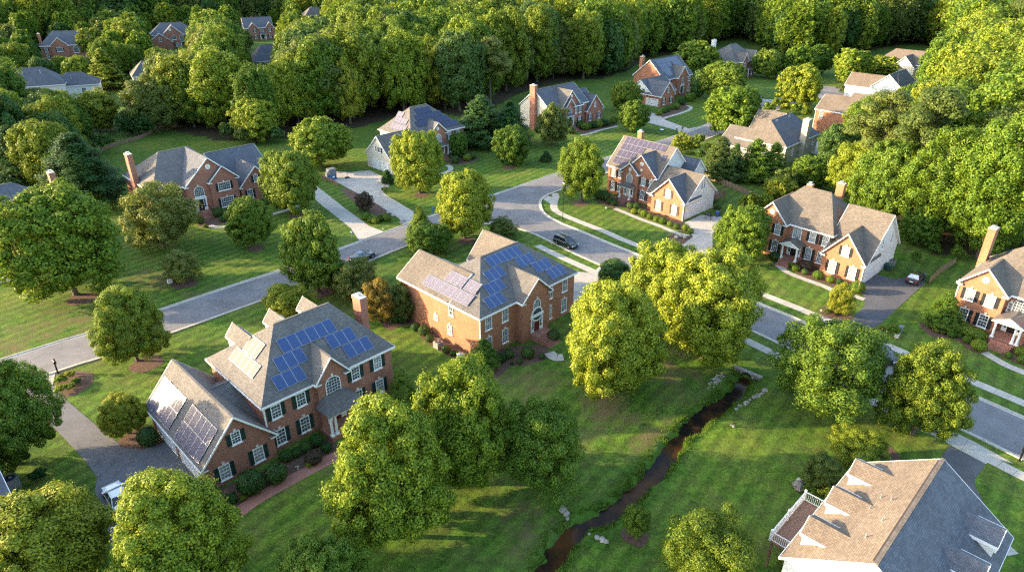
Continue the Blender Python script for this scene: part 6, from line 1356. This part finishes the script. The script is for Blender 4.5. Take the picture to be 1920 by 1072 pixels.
# ------------------------------------------------------------------ street furniture and small things
def thing(name, px, py, label, cat, rz=0, group=None, z=0.0):
    p = G(px, py); return empty(name, (p.x, p.y, gz(p.x, p.y) + z), R(rz), label, cat, group)
t = thing('street_lamp', 1055, 413, 'tall thin black street lamp on the corner lawn edge', 'street lamp')
mb = MB(); mb.cyl((0, 0), .11, .09, 0, .6, 'wrought_iron', 10); mb.cyl((0, 0), .06, .045, .6, 7.3, 'wrought_iron', 10); mb.build('pole', t)
mb = MB(); mb.cyl((0, 0), .14, .24, 7.3, 7.75, 'lamp_clear', 8); mb.cyl((0, 0), .30, .05, 7.75, 8.0, 'wrought_iron', 8); mb.build('lamp_head', t)
t = thing('road_sign', 1052, 331, 'round white sign on a thin post across the junction', 'sign')
mb = MB(); mb.cyl((0, 0), .035, .035, 0, 3.0, 'galvanized', 8); mb.build('post', t); mb = MB(); mb.cyl((0, 0), .42, .42, -.02, .02, 'sign_white', 24, True, Matrix.Translation((0, -.06, 2.9)) @ Matrix.Rotation(R(90), 4, 'X')); mb.cyl((0, 0), .34, .34, .02, .028, 'galvanized', 24, True, Matrix.Translation((0, -.06, 2.9)) @ Matrix.Rotation(R(90), 4, 'X')); mb.build('sign_face', t)
def mailbox(px, py, rz, label, mat='wrought_iron', sc_=1.0):
    t = thing('mailbox', px, py, label, 'mailbox', rz, 'mailboxes'); t.scale = (sc_,) * 3
    mb = MB(); mb.box(-.06, .06, -.06, .06, 0, 1.15, mat); mb.box(-.05, .05, -.35, .05, .95, 1.02, mat); mb.bar((0, 0, .6), (0, -.28, .96), .03, mat); mb.build('post', t)
    mb = MB(); mb.box(-.10, .10, -.42, .12, 1.15, 1.30, mat); mb.cyl((0, 0), .10, .10, -.12, .42, mat, 12, True, Matrix.Translation((0, 0, 1.30)) @ Matrix.Rotation(R(90), 4, 'X')); mb.build('letter_box', t)
    mb = MB(); mb.box(.10, .12, -.1, 0, 1.25, 1.5, 'tail_red'); mb.build('flag', t)
mailbox(109, 700, 45, 'black mailbox beside the oval flower bed', sc_=1.5); mailbox(660, 450, 45, 'white topped mailbox by the straight concrete driveway', 'galvanized', 1.2); mailbox(1209, 466, -45, 'dark mailbox on the grass strip before the corner house', sc_=1.2)
mailbox(1911, 864, -45, 'tall black mailbox at the bottom right kerb', sc_=1.5); mailbox(1428, 192, 45, 'small dark mailbox beside the farthest short driveway', sc_=1.2); mailbox(1278, 248, 45, 'small dark mailbox behind the standing person', sc_=1.1); mailbox(812, 401, 45, 'light blue mailbox near the top of the left street', 'bin_blue', 1.1)
def acunit(px, py, label, s=1.0, rz=45):
    t = thing('air_conditioner', px, py, label, 'air conditioner', rz, 'outdoor air conditioners'); t.scale = (s,) * 3
    mb = MB(); mb.box(-.45, .45, -.45, .45, -.05, .85, 'galvanized')
    for k in range(7): mb.box(-.46, .46, -.46, .46, .08 + k * .11, .11 + k * .11, 'vent_grey')
    mb.build('casing', t); mb = MB(); mb.cyl((0, 0), .36, .36, .85, .90, 'shutter_black', 18); mb.cyl((0, 0), .12, .12, .90, .93, 'galvanized', 10); mb.build('fan_grille', t)
acunit(822, 651, 'grey air conditioner box beside the sunlit brick wall', 1.1); acunit(1671, 497, 'round topped air conditioner behind the tan roofed house', 1.1); acunit(26, 912, 'dark air conditioner beside the lower left roof', 1.35)
def utility(px, py, label, mat, w_=.8, d=.6, h=.8, rz=45):
    t = thing('utility_box', px, py, label, 'utility box', rz, 'utility boxes on the lawns'); mb = MB(); mb.box(-w_ / 2, w_ / 2, -d / 2, d / 2, -.05, h, mat); mb.box(-w_ / 2 - .03, w_ / 2 + .03, -d / 2 - .03, d / 2 + .03, h, h + .06, mat); mb.build('cabinet', t)
    mb = MB(); mb.box(-w_ / 2 + .06, w_ / 2 - .06, -d / 2 - .02, -d / 2, .1, h - .08, mat); mb.build('door', t)
utility(314, 521, 'dark utility box on the left lawn', 'bin_green', 1.1, .8, .8); utility(319, 530, 'small white utility box below the dark one on the left lawn', 'siding_white', .7, .5, .5); utility(1688, 621, 'grey green utility box on the right lawn', 'bin_grey', .6, .5, .8); utility(1681, 632, 'beige utility box on the right lawn', 'siding_cream', .6, .5, .55)
t = thing('propane_tank', 864, 673, 'low white drum tank at the brick corner', 'tank', 45); mb = MB(); mb.cyl((0, 0), .52, .52, 0, .75, 'siding_white', 20); mb.cyl((0, 0), .52, .25, .75, .92, 'siding_white', 20); mb.build('drum', t); mb = MB(); mb.cyl((0, 0), .1, .1, .92, 1.02, 'galvanized', 10); mb.build('valve', t)
def wbin(px, py, label, mat, rz=45):
    t = thing('wheeled_bin', px, py, label, 'bin', rz, 'wheeled bins'); mb = MB(); a, b = .26, .34
    P0 = [(-a, -a, .08), (a, -a, .08), (a, a, .08), (-a, a, .08)]; P1 = [(-b, -b, 1.0), (b, -b, 1.0), (b, b, 1.0), (-b, b, 1.0)]
    for k in range(4): mb.face([P0[k], P0[(k + 1) % 4], P1[(k + 1) % 4], P1[k]], mat)
    mb.face(P1, mat); mb.build('body', t); mb = MB(); mb.box(-b - .03, b + .03, -b - .05, b + .03, 1.0, 1.07, mat); mb.build('lid', t)
    for s in (-1, 1): mb = MB(); mb.cyl((0, 0), .12, .12, -.03, .03, 'rubber', 12, True, Matrix.Translation((s * .25, .28, .12)) @ Matrix.Rotation(R(90), 4, 'Y')); mb.build('wheel', t)
wbin(1660, 504, 'dark green wheeled bin beside the tan roofed house', 'bin_green', -45); wbin(1665, 507, 'second wheeled bin, nearer the dark driveway', 'bin_green', -45); wbin(1345, 406, 'blue wheeled bin behind the white garage gable', 'bin_blue', -45)
t = thing('storage_container', 623, 336, 'grey and blue upright container at the end of the low fence', 'container', 45)
mb = MB(); mb.box(-.8, .8, -.7, .7, 0, 1.2, 'bin_blue'); mb.box(-.82, .82, -.72, .72, 1.2, 2.4, 'bin_grey'); mb.build('body', t); mb = MB(); mb.box(-.86, .86, -.76, .76, 2.4, 2.52, 'bin_grey'); mb.build('lid', t); mb = MB(); mb.box(-.3, .3, -.74, -.70, .5, .9, 'sign_white'); mb.build('door_panel', t)
t = thing('basketball_hoop', 651, 334, 'dark basketball hoop leaning over the curving concrete driveway', 'basketball hoop', 20)
mb = MB(); mb.box(-.5, .5, -.4, .4, 0, .22, 'shutter_black'); mb.build('base', t); mb = MB(); mb.bar((0, 0, .2), (.2, 0, 2.6), .06, 'wrought_iron'); mb.bar((.2, 0, 2.6), (.8, 0, 2.9), .04, 'wrought_iron'); mb.build('pole', t); mb = MB(); mb.box(.8, .85, -.6, .6, 2.6, 3.4, 'car_glass'); mb.build('backboard', t); mb = MB()
for k in range(12): a, b = k * math.pi / 6, (k + 1) * math.pi / 6; mb.bar((1.08 + .22 * math.cos(a), .22 * math.sin(a), 2.75), (1.08 + .22 * math.cos(b), .22 * math.sin(b), 2.75), .015, 'tail_red', 4)
mb.build('rim', t)
t = thing('barbecue_grill', 1328, 411, 'black covered barbecue at the corner house deck', 'grill', -45)
mb = MB(); mb.box(-.7, .7, -.32, .32, .75, .9, 'shutter_black'); mb.cyl((0, 0), .33, .33, -.4, .4, 'shutter_black', 14, True, Matrix.Translation((0, 0, .95)) @ Matrix.Rotation(R(90), 4, 'Y')); mb.build('hood', t)
for sx in (-.6, .6):
    for sy in (-.26, .26): mb = MB(); mb.box(sx - .03, sx + .03, sy - .03, sy + .03, 0, .75, 'wrought_iron'); mb.build('leg', t)
t = thing('lawn_disc', 1241, 244, 'turquoise round disc lying on the far lawn', 'disc'); mb = MB(); mb.cyl((0, 0), .75, .75, .02, .16, 'bin_green', 24); mb.cyl((0, 0), .6, .6, .16, .18, 'lamp_clear', 24); mb.build('disc', t)
t = thing('patio_table', 1540, 283, 'dark patio table behind the beige house chimney', 'table'); mb = MB(); mb.cyl((0, 0), .7, .7, .72, .78, 'shutter_black', 20); mb.build('tabletop', t); mb = MB(); mb.cyl((0, 0), .06, .06, 0, .72, 'wrought_iron', 8); mb.cyl((0, 0), .35, .3, 0, .05, 'wrought_iron', 12); mb.build('pedestal', t)
patch('patio', gl([(1519, 262), (1560, 272), (1552, 296), (1510, 284)]), .03, 'drive_concrete', 'pale concrete patio behind the beige house')
# wooden fences
def fence(pts, label, h=1.3, step=2.4, mat='fence_wood', name='wooden_fence'):
    P = [G(*p) for p in pts]; e = empty(name, P[0], 0, label, 'fence'); o = P[0]
    for a, b in zip(P, P[1:]):
        L = (b - a).length; n = max(1, round(L / step)); d = (b - a) / n; an = math.atan2(d.y, d.x)
        for k in range(n):
            q = a + d * k - o; mb = MB(); M = Matrix.Translation(q) @ Matrix.Rotation(an, 4, 'Z'); l = d.length
            for z_ in (.25, h - .2): mb.box(0, l, -.02, .02, z_ - .05, z_ + .05, mat, M)
            m = int(l / .16)
            for j in range(m): x = (j + .5) * l / m; mb.box(x - .062, x + .062, -.045, -.02, .06, h - .04 + .04 * ((j * 7 + k) % 3) / 3, mat, M)
            mb.build('panel', e); mb = MB(); mb.box(-.06, .06, -.06, .06, -.1, h + .12, mat, M); mb.build('post', e)
fence([(1322, 333), (1368, 352), (1412, 371), (1434, 381)], 'wooden fence across the back lawn behind the corner house')
fence([(1742, 531), (1762, 512), (1790, 494)], 'short wooden fence running into the right wood', 1.2)
fence([(604, 336), (621, 342), (634, 350)], 'short low fence beside the grey and blue container', 1.0)
fence([(192, 283), (236, 268), (262, 262), (287, 250)], 'long low dark fence across the left garden', 1.1)
# culvert headwall of rubble stone with an arch, its tunnel shade painted as a dark sheet
wd = (WB - WA); wl = wd.length; an = math.atan2(wd.y, wd.x); t = empty('stone_culvert', (WM.x, WM.y, 0), an, 'rubble stone culvert with a round arch painted shade-dark where the creek meets the street', 'culvert')
mb = MB(); th_ = .35; ar = .78; zc = -.42; seg = 14; hw_ = wl / 2 + .2; sgn = -1
arc = [(ar * math.cos(math.pi * k / seg), zc + ar * .95 * math.sin(math.pi * k / seg)) for k in range(seg + 1)]
for k in range(seg):
    (x_a, z_a), (x_b, z_b) = arc[k], arc[k + 1]; ztop = .30
    for y_ in (-th_ / 2, th_ / 2): mb.face([(x_a, y_, z_a), (x_b, y_, z_b), (x_b, y_, ztop), (x_a, y_, ztop)], 'stone_grey')
    mb.face([(x_a, -th_ / 2, z_a), (x_a, th_ / 2, z_a), (x_b, th_ / 2, z_b), (x_b, -th_ / 2, z_b)], 'vent_grey')
for s in (-1, 1):
    mb.box(min(s * ar, s * hw_), max(s * ar, s * hw_), -th_ / 2, th_ / 2, -1.5, .30, 'stone_grey')
    mb.bar((s * hw_, 0, -.9), (s * (hw_ + .9), -1.3, -1.0), .28, 'stone_grey', 7)
mb.face([(-ar, .05, -1.5), (ar, .05, -1.5)] + [(a_, .05, b_) for a_, b_ in arc], 'rubber'); mb.build('headwall', t)  # dark sheet closes the arch and stands in for tunnel shade
mb = MB(); mb.box(-hw_ - .12, hw_ + .12, -th_ / 2 - .08, th_ / 2 + .08, .30, .42, 'stone_light'); mb.build('coping', t)
mb = MB()
for k in range(seg): mb.bar((arc[k][0] * 1.1, -th_ / 2 - .04, zc + (arc[k][1] - zc) * 1.1), (arc[k + 1][0] * 1.1, -th_ / 2 - .04, zc + (arc[k + 1][1] - zc) * 1.1), .10, 'stone_light', 5)
mb.build('arch_ring', t)
# rocks
ROCK = []
def rock_mesh(seed):
    r_ = random.Random(seed); mb = MB(); n = 8
    rings = [(0, .62), (.35, 1.0), (.75, .75), (1.0, .25)]; off_ = [[r_.uniform(.78, 1.18) for _ in range(n)] for _ in rings]
    R_ = [[(math.cos(k * 6.283 / n) * r * off_[i][k] * .5, math.sin(k * 6.283 / n) * r * off_[i][k] * .42, z_ * .55) for k in range(n)] for i, (z_, r) in enumerate(rings)]
    for i in range(3):
        for k in range(n): mb.face([R_[i][k], R_[i][(k + 1) % n], R_[i + 1][(k + 1) % n], R_[i + 1][k]], 'stone_light')
    mb.face(R_[3], 'stone_light'); o = mb.build('rock'); m = o.data; bpy.data.objects.remove(o); return m
ROCK = [rock_mesh(k) for k in range(6)]
rr = random.Random(5)
def rock(px, py, s, label, group=None, mat=None):
    p = G(px, py); o = link_mesh('rock', ROCK[rr.randrange(6)], None, (p.x, p.y, gz(p.x, p.y) - .05), rr.uniform(0, 6.28), (s * rr.uniform(.8, 1.2), s * rr.uniform(.8, 1.2), s)); 
    if mat: set_mat(o, mat)
    return tag(o, label, 'rock', group)
def pile(pts, n, lab, s=(.28, .6), spread=5):
    for k in range(n):
        t_ = k / max(1, n - 1) * (len(pts) - 1); i = min(int(t_), len(pts) - 2); f = t_ - i
        a = pts[i][0] + (pts[i + 1][0] - pts[i][0]) * f + rr.uniform(-spread, spread); b = pts[i][1] + (pts[i + 1][1] - pts[i][1]) * f + rr.uniform(-spread, spread) * .6
        rock(a, b, rr.uniform(*s), lab, lab)
pile([(1380, 764), (1392, 757), (1404, 753)], 16, 'pale stone in the lower riprap row right of the creek', (.25, .45), 4); pile([(1410, 745), (1420, 740), (1433, 732), (1438, 730)], 26, 'pale stone in the upper riprap heap right of the creek', (.28, .5), 5)
pile([(1332, 722), (1342, 710), (1352, 702), (1345, 712), (1338, 718)], 34, 'pale stone in the riprap heap left of the culvert', (.22, .4), 6)
rock(1376, 799, .5, 'small pale stone alone beside the creek'); rock(1372, 796, .35, 'tiny stone next to the lone pale stone by the creek')
for i, (a, b, s) in enumerate([(1055, 955, .9), (1062, 962, .8), (1064, 970, .5), (1092, 990, .4), (1105, 998, .4), (1120, 1006, .6), (1130, 1011, .8), (1136, 1014, .6), (1085, 986, .35)]):
    rock(a, b, s, ['large grey boulder at the small side inlet', 'second boulder at the small side inlet', 'dark stone at the mouth of the side inlet', 'stone in the creek bed below the inlet', 'stone in midstream below the inlet', 'left one of the flat pale rocks on the lawn bank', 'largest flat pale rock on the lawn bank', 'right one of the flat pale rocks on the lawn bank', 'small stone at the inlet edge'][i], None, 'stone_light')
for i, (a, b, s) in enumerate([(1190, 915, .45), (1198, 908, .4), (1205, 903, .4)]): rock(a, b, s, ['lowest', 'middle', 'highest'][i] + ' of three stones on the left creek bank', None, 'stone_grey')
for i, (a, b, s) in enumerate([(728, 400, .9), (737, 406, .9), (756, 415, 1.0), (752, 419, .7), (719, 430, .6)]): rock(a, b, s, ['white', 'second white', 'large pale', 'small pale', 'flat pale'][i] + ' boulder in the bed between the concrete drives')
for i, (a, b, s) in enumerate([(1268, 446, 1.0), (1276, 444, 1.1), (1284, 447, 1.0), (1291, 443, .9)]): rock(a, b, s, ['first', 'second', 'third', 'fourth'][i] + ' boulder from the left in the bed by the pale driveway')
for i, (a, b, s) in enumerate([(1540, 583, .6), (1556, 581, .6), (1543, 596, .7), (1573, 601, .8)]): rock(a, b, s, ['upper left', 'upper middle', 'lower left', 'lower right'][i] + ' boulder round the small yellow tree')
rock(1643, 628, 1.0, 'flat white stone on the right lawn'); rock(1137, 391, .8, 'white stone at the corner house bed'); rock(1497, 915, 1.6, 'brown boulder beside the white deck', None, 'stone_grey'); rock(1500, 902, .8, 'small stone on top of the bed beside the deck')
# fallen sign, bird bath and stump like bits on the path bed
t = thing('garden_statue', 559, 879, 'small grey bird shaped ornament on the mulch before the solar house', 'ornament'); mb = MB(); mb.cyl((0, 0), .12, .05, 0, .35, 'stone_light', 8); mb.bar((-.25, 0, .32), (.28, .05, .42), .09, 'stone_light', 7, .03); mb.build('bird', t)
# satellite dish in the trees
t = thing('water_sphere', 668, 92, 'small white globe showing between the tree tops at the top', 'globe'); mb = MB(); mb.cyl((0, 0), .5, .4, 0, 20, 'white_trim', 12); mb.build('mast', t)
mb = MB()
for i in range(8):
    for j in range(16):
        def sp(i_, j_): th = math.pi * i_ / 8; ph = 2 * math.pi * j_ / 16; return (2 * math.sin(th) * math.cos(ph), 2 * math.sin(th) * math.sin(ph), 21.5 - 2 * math.cos(th))
        mb.face([sp(i, j), sp(i, j + 1), sp(i + 1, j + 1), sp(i + 1, j)], 'white_trim')
mb.build('globe', t, True)
# ------------------------------------------------------------------ person on the far driveway
def person(px, py, face):
    p = G(px, py); e = empty('person', (p.x, p.y, .03), R(face), 'person in a white shirt and dark trousers standing with folded arms beside the far driveway', 'person')
    import bmesh
    def chain(name, V, E, mat, par):
        bm = bmesh.new(); ly = bm.verts.layers.skin.verify(); vs = [bm.verts.new(v[0]) for v in V]
        for a, b in E: bm.edges.new((vs[a], vs[b]))
        for i, v in enumerate(V): vs[i][ly].radius = (v[1], v[2] if len(v) > 2 else v[1]); vs[i][ly].use_root = (i == 0)
        me = bpy.data.meshes.new(name); bm.to_mesh(me); bm.free(); me.materials.append(MATS[mat]); o = bpy.data.objects.new(name, me); col.objects.link(o); o.parent = par
        m = o.modifiers.new('skin', 'SKIN'); m.use_smooth_shade = True; s = o.modifiers.new('sub', 'SUBSURF'); s.levels = 2; s.render_levels = 2; return o
    # x right, -y front
    V = [((0, 0, .95), .11, .14), ((0, 0, 1.15), .10, .14), ((0, 0, 1.36), .11, .17), ((0, 0, 1.48), .055), ((0, -.01, 1.56), .05), ((0, -.015, 1.66), .085, .075), ((0, -.01, 1.76), .06),
         ((.19, 0, 1.40), .055), ((.25, -.03, 1.15), .042), ((.05, -.22, 1.14), .034), ((-.06, -.24, 1.17), .03, .02), ((-.19, 0, 1.40), .055), ((-.25, -.03, 1.13), .042), ((-.05, -.20, 1.08), .034), ((.06, -.24, 1.11), .03, .02),
         ((.10, 0, .86), .085), ((.11, -.02, .48), .058), ((.11, .02, .09), .042), ((.12, -.14, .04), .032), ((-.10, 0, .86), .085), ((-.11, -.02, .48), .058), ((-.12, .02, .09), .042), ((-.13, -.14, .04), .032)]
    E_ = [(0, 1), (1, 2), (2, 3), (3, 4), (4, 5), (5, 6), (2, 7), (7, 8), (8, 9), (9, 10), (2, 11), (11, 12), (12, 13), (13, 14), (0, 15), (15, 16), (16, 17), (17, 18), (0, 19), (19, 20), (20, 21), (21, 22)]
    chain('body', V, E_, 'skin_tone', e)
    chain('shirt', [((0, 0, .93), .125, .16), ((0, 0, 1.15), .115, .155), ((0, 0, 1.37), .125, .185), ((0, 0, 1.46), .07), ((.20, 0, 1.40), .07), ((.245, -.02, 1.22), .06), ((-.20, 0, 1.40), .07), ((-.245, -.02, 1.20), .06)], [(0, 1), (1, 2), (2, 3), (2, 4), (4, 5), (2, 6), (6, 7)], 'cloth_white', e)
    chain('trousers', [((0, 0, .93), .12, .15), ((.105, 0, .84), .10), ((.115, -.02, .48), .075), ((.115, .02, .12), .06), ((-.105, 0, .84), .10), ((-.115, -.02, .48), .075), ((-.125, .02, .12), .06)], [(0, 1), (1, 2), (2, 3), (0, 4), (4, 5), (5, 6)], 'cloth_dark', e)
    chain('hair', [((0, .02, 1.70), .085, .085), ((0, .03, 1.775), .07)], [(0, 1)], 'cloth_dark', e)
    mb = MB()
    for s in (-1, 1): mb.cyl((0, 0), .014, .014, 0, .01, 'sign_white', 8, True, Matrix.Translation((s * .032, -.095, 1.675)) @ Matrix.Rotation(R(90), 4, 'X'))
    mb.bar((0, -.10, 1.665), (0, -.115, 1.64), .010, 'skin_tone', 5, .014); mb.box(-.028, .028, -.098, -.09, 1.603, 1.612, 'tail_red'); mb.build('face', e)
    for s in (-1, 1):
        for k in range(4): mb = MB(); mb.bar((s * -.07 - s * .012 * k, -.245 + .006 * k, 1.15 - .012 * k), (s * -.12 - s * .004 * k, -.235, 1.165 - .016 * k), .009, 'skin_tone', 5, .007); mb.build('finger', e)
        mb = MB(); mb.bar((s * -.05, -.25, 1.16), (s * -.075, -.26, 1.20), .010, 'skin_tone', 5, .008); mb.build('thumb', e)
    e.scale = (1.25, 1.25, 1.25)
person(1268, 249, -20)
# corner house deck
mb = MB(); mb.box(16.2, 21.3, 9.0, 13.4, 1.3, 1.5, 'deck_wood')
for x, y in ((16.4, 13.2), (21.1, 13.2), (21.1, 9.2), (18.8, 13.2)): mb.box(x - .08, x + .08, y - .08, y + .08, -.2, 2.5, 'deck_wood')
dk = mb.build('deck', C.e); mb = MB()
for (xa, ya), (xb, yb) in (((16.3, 13.3), (21.2, 13.3)), ((21.2, 13.3), (21.2, 9.1))):
    n = 26
    mb.bar((xa, ya, 2.45), (xb, yb, 2.45), .05, 'deck_wood', 4)
    for k in range(n): u = k / n; mb.bar((xa + (xb - xa) * u, ya + (yb - ya) * u, 1.5), (xa + (xb - xa) * u, ya + (yb - ya) * u, 2.45), .03, 'deck_wood', 4)
mb.build('railing', dk)
for o in bpy.data.objects:
    if o.get('label') and len(o['label'].split()) > 16: print('LONG', o.name, o['label'])
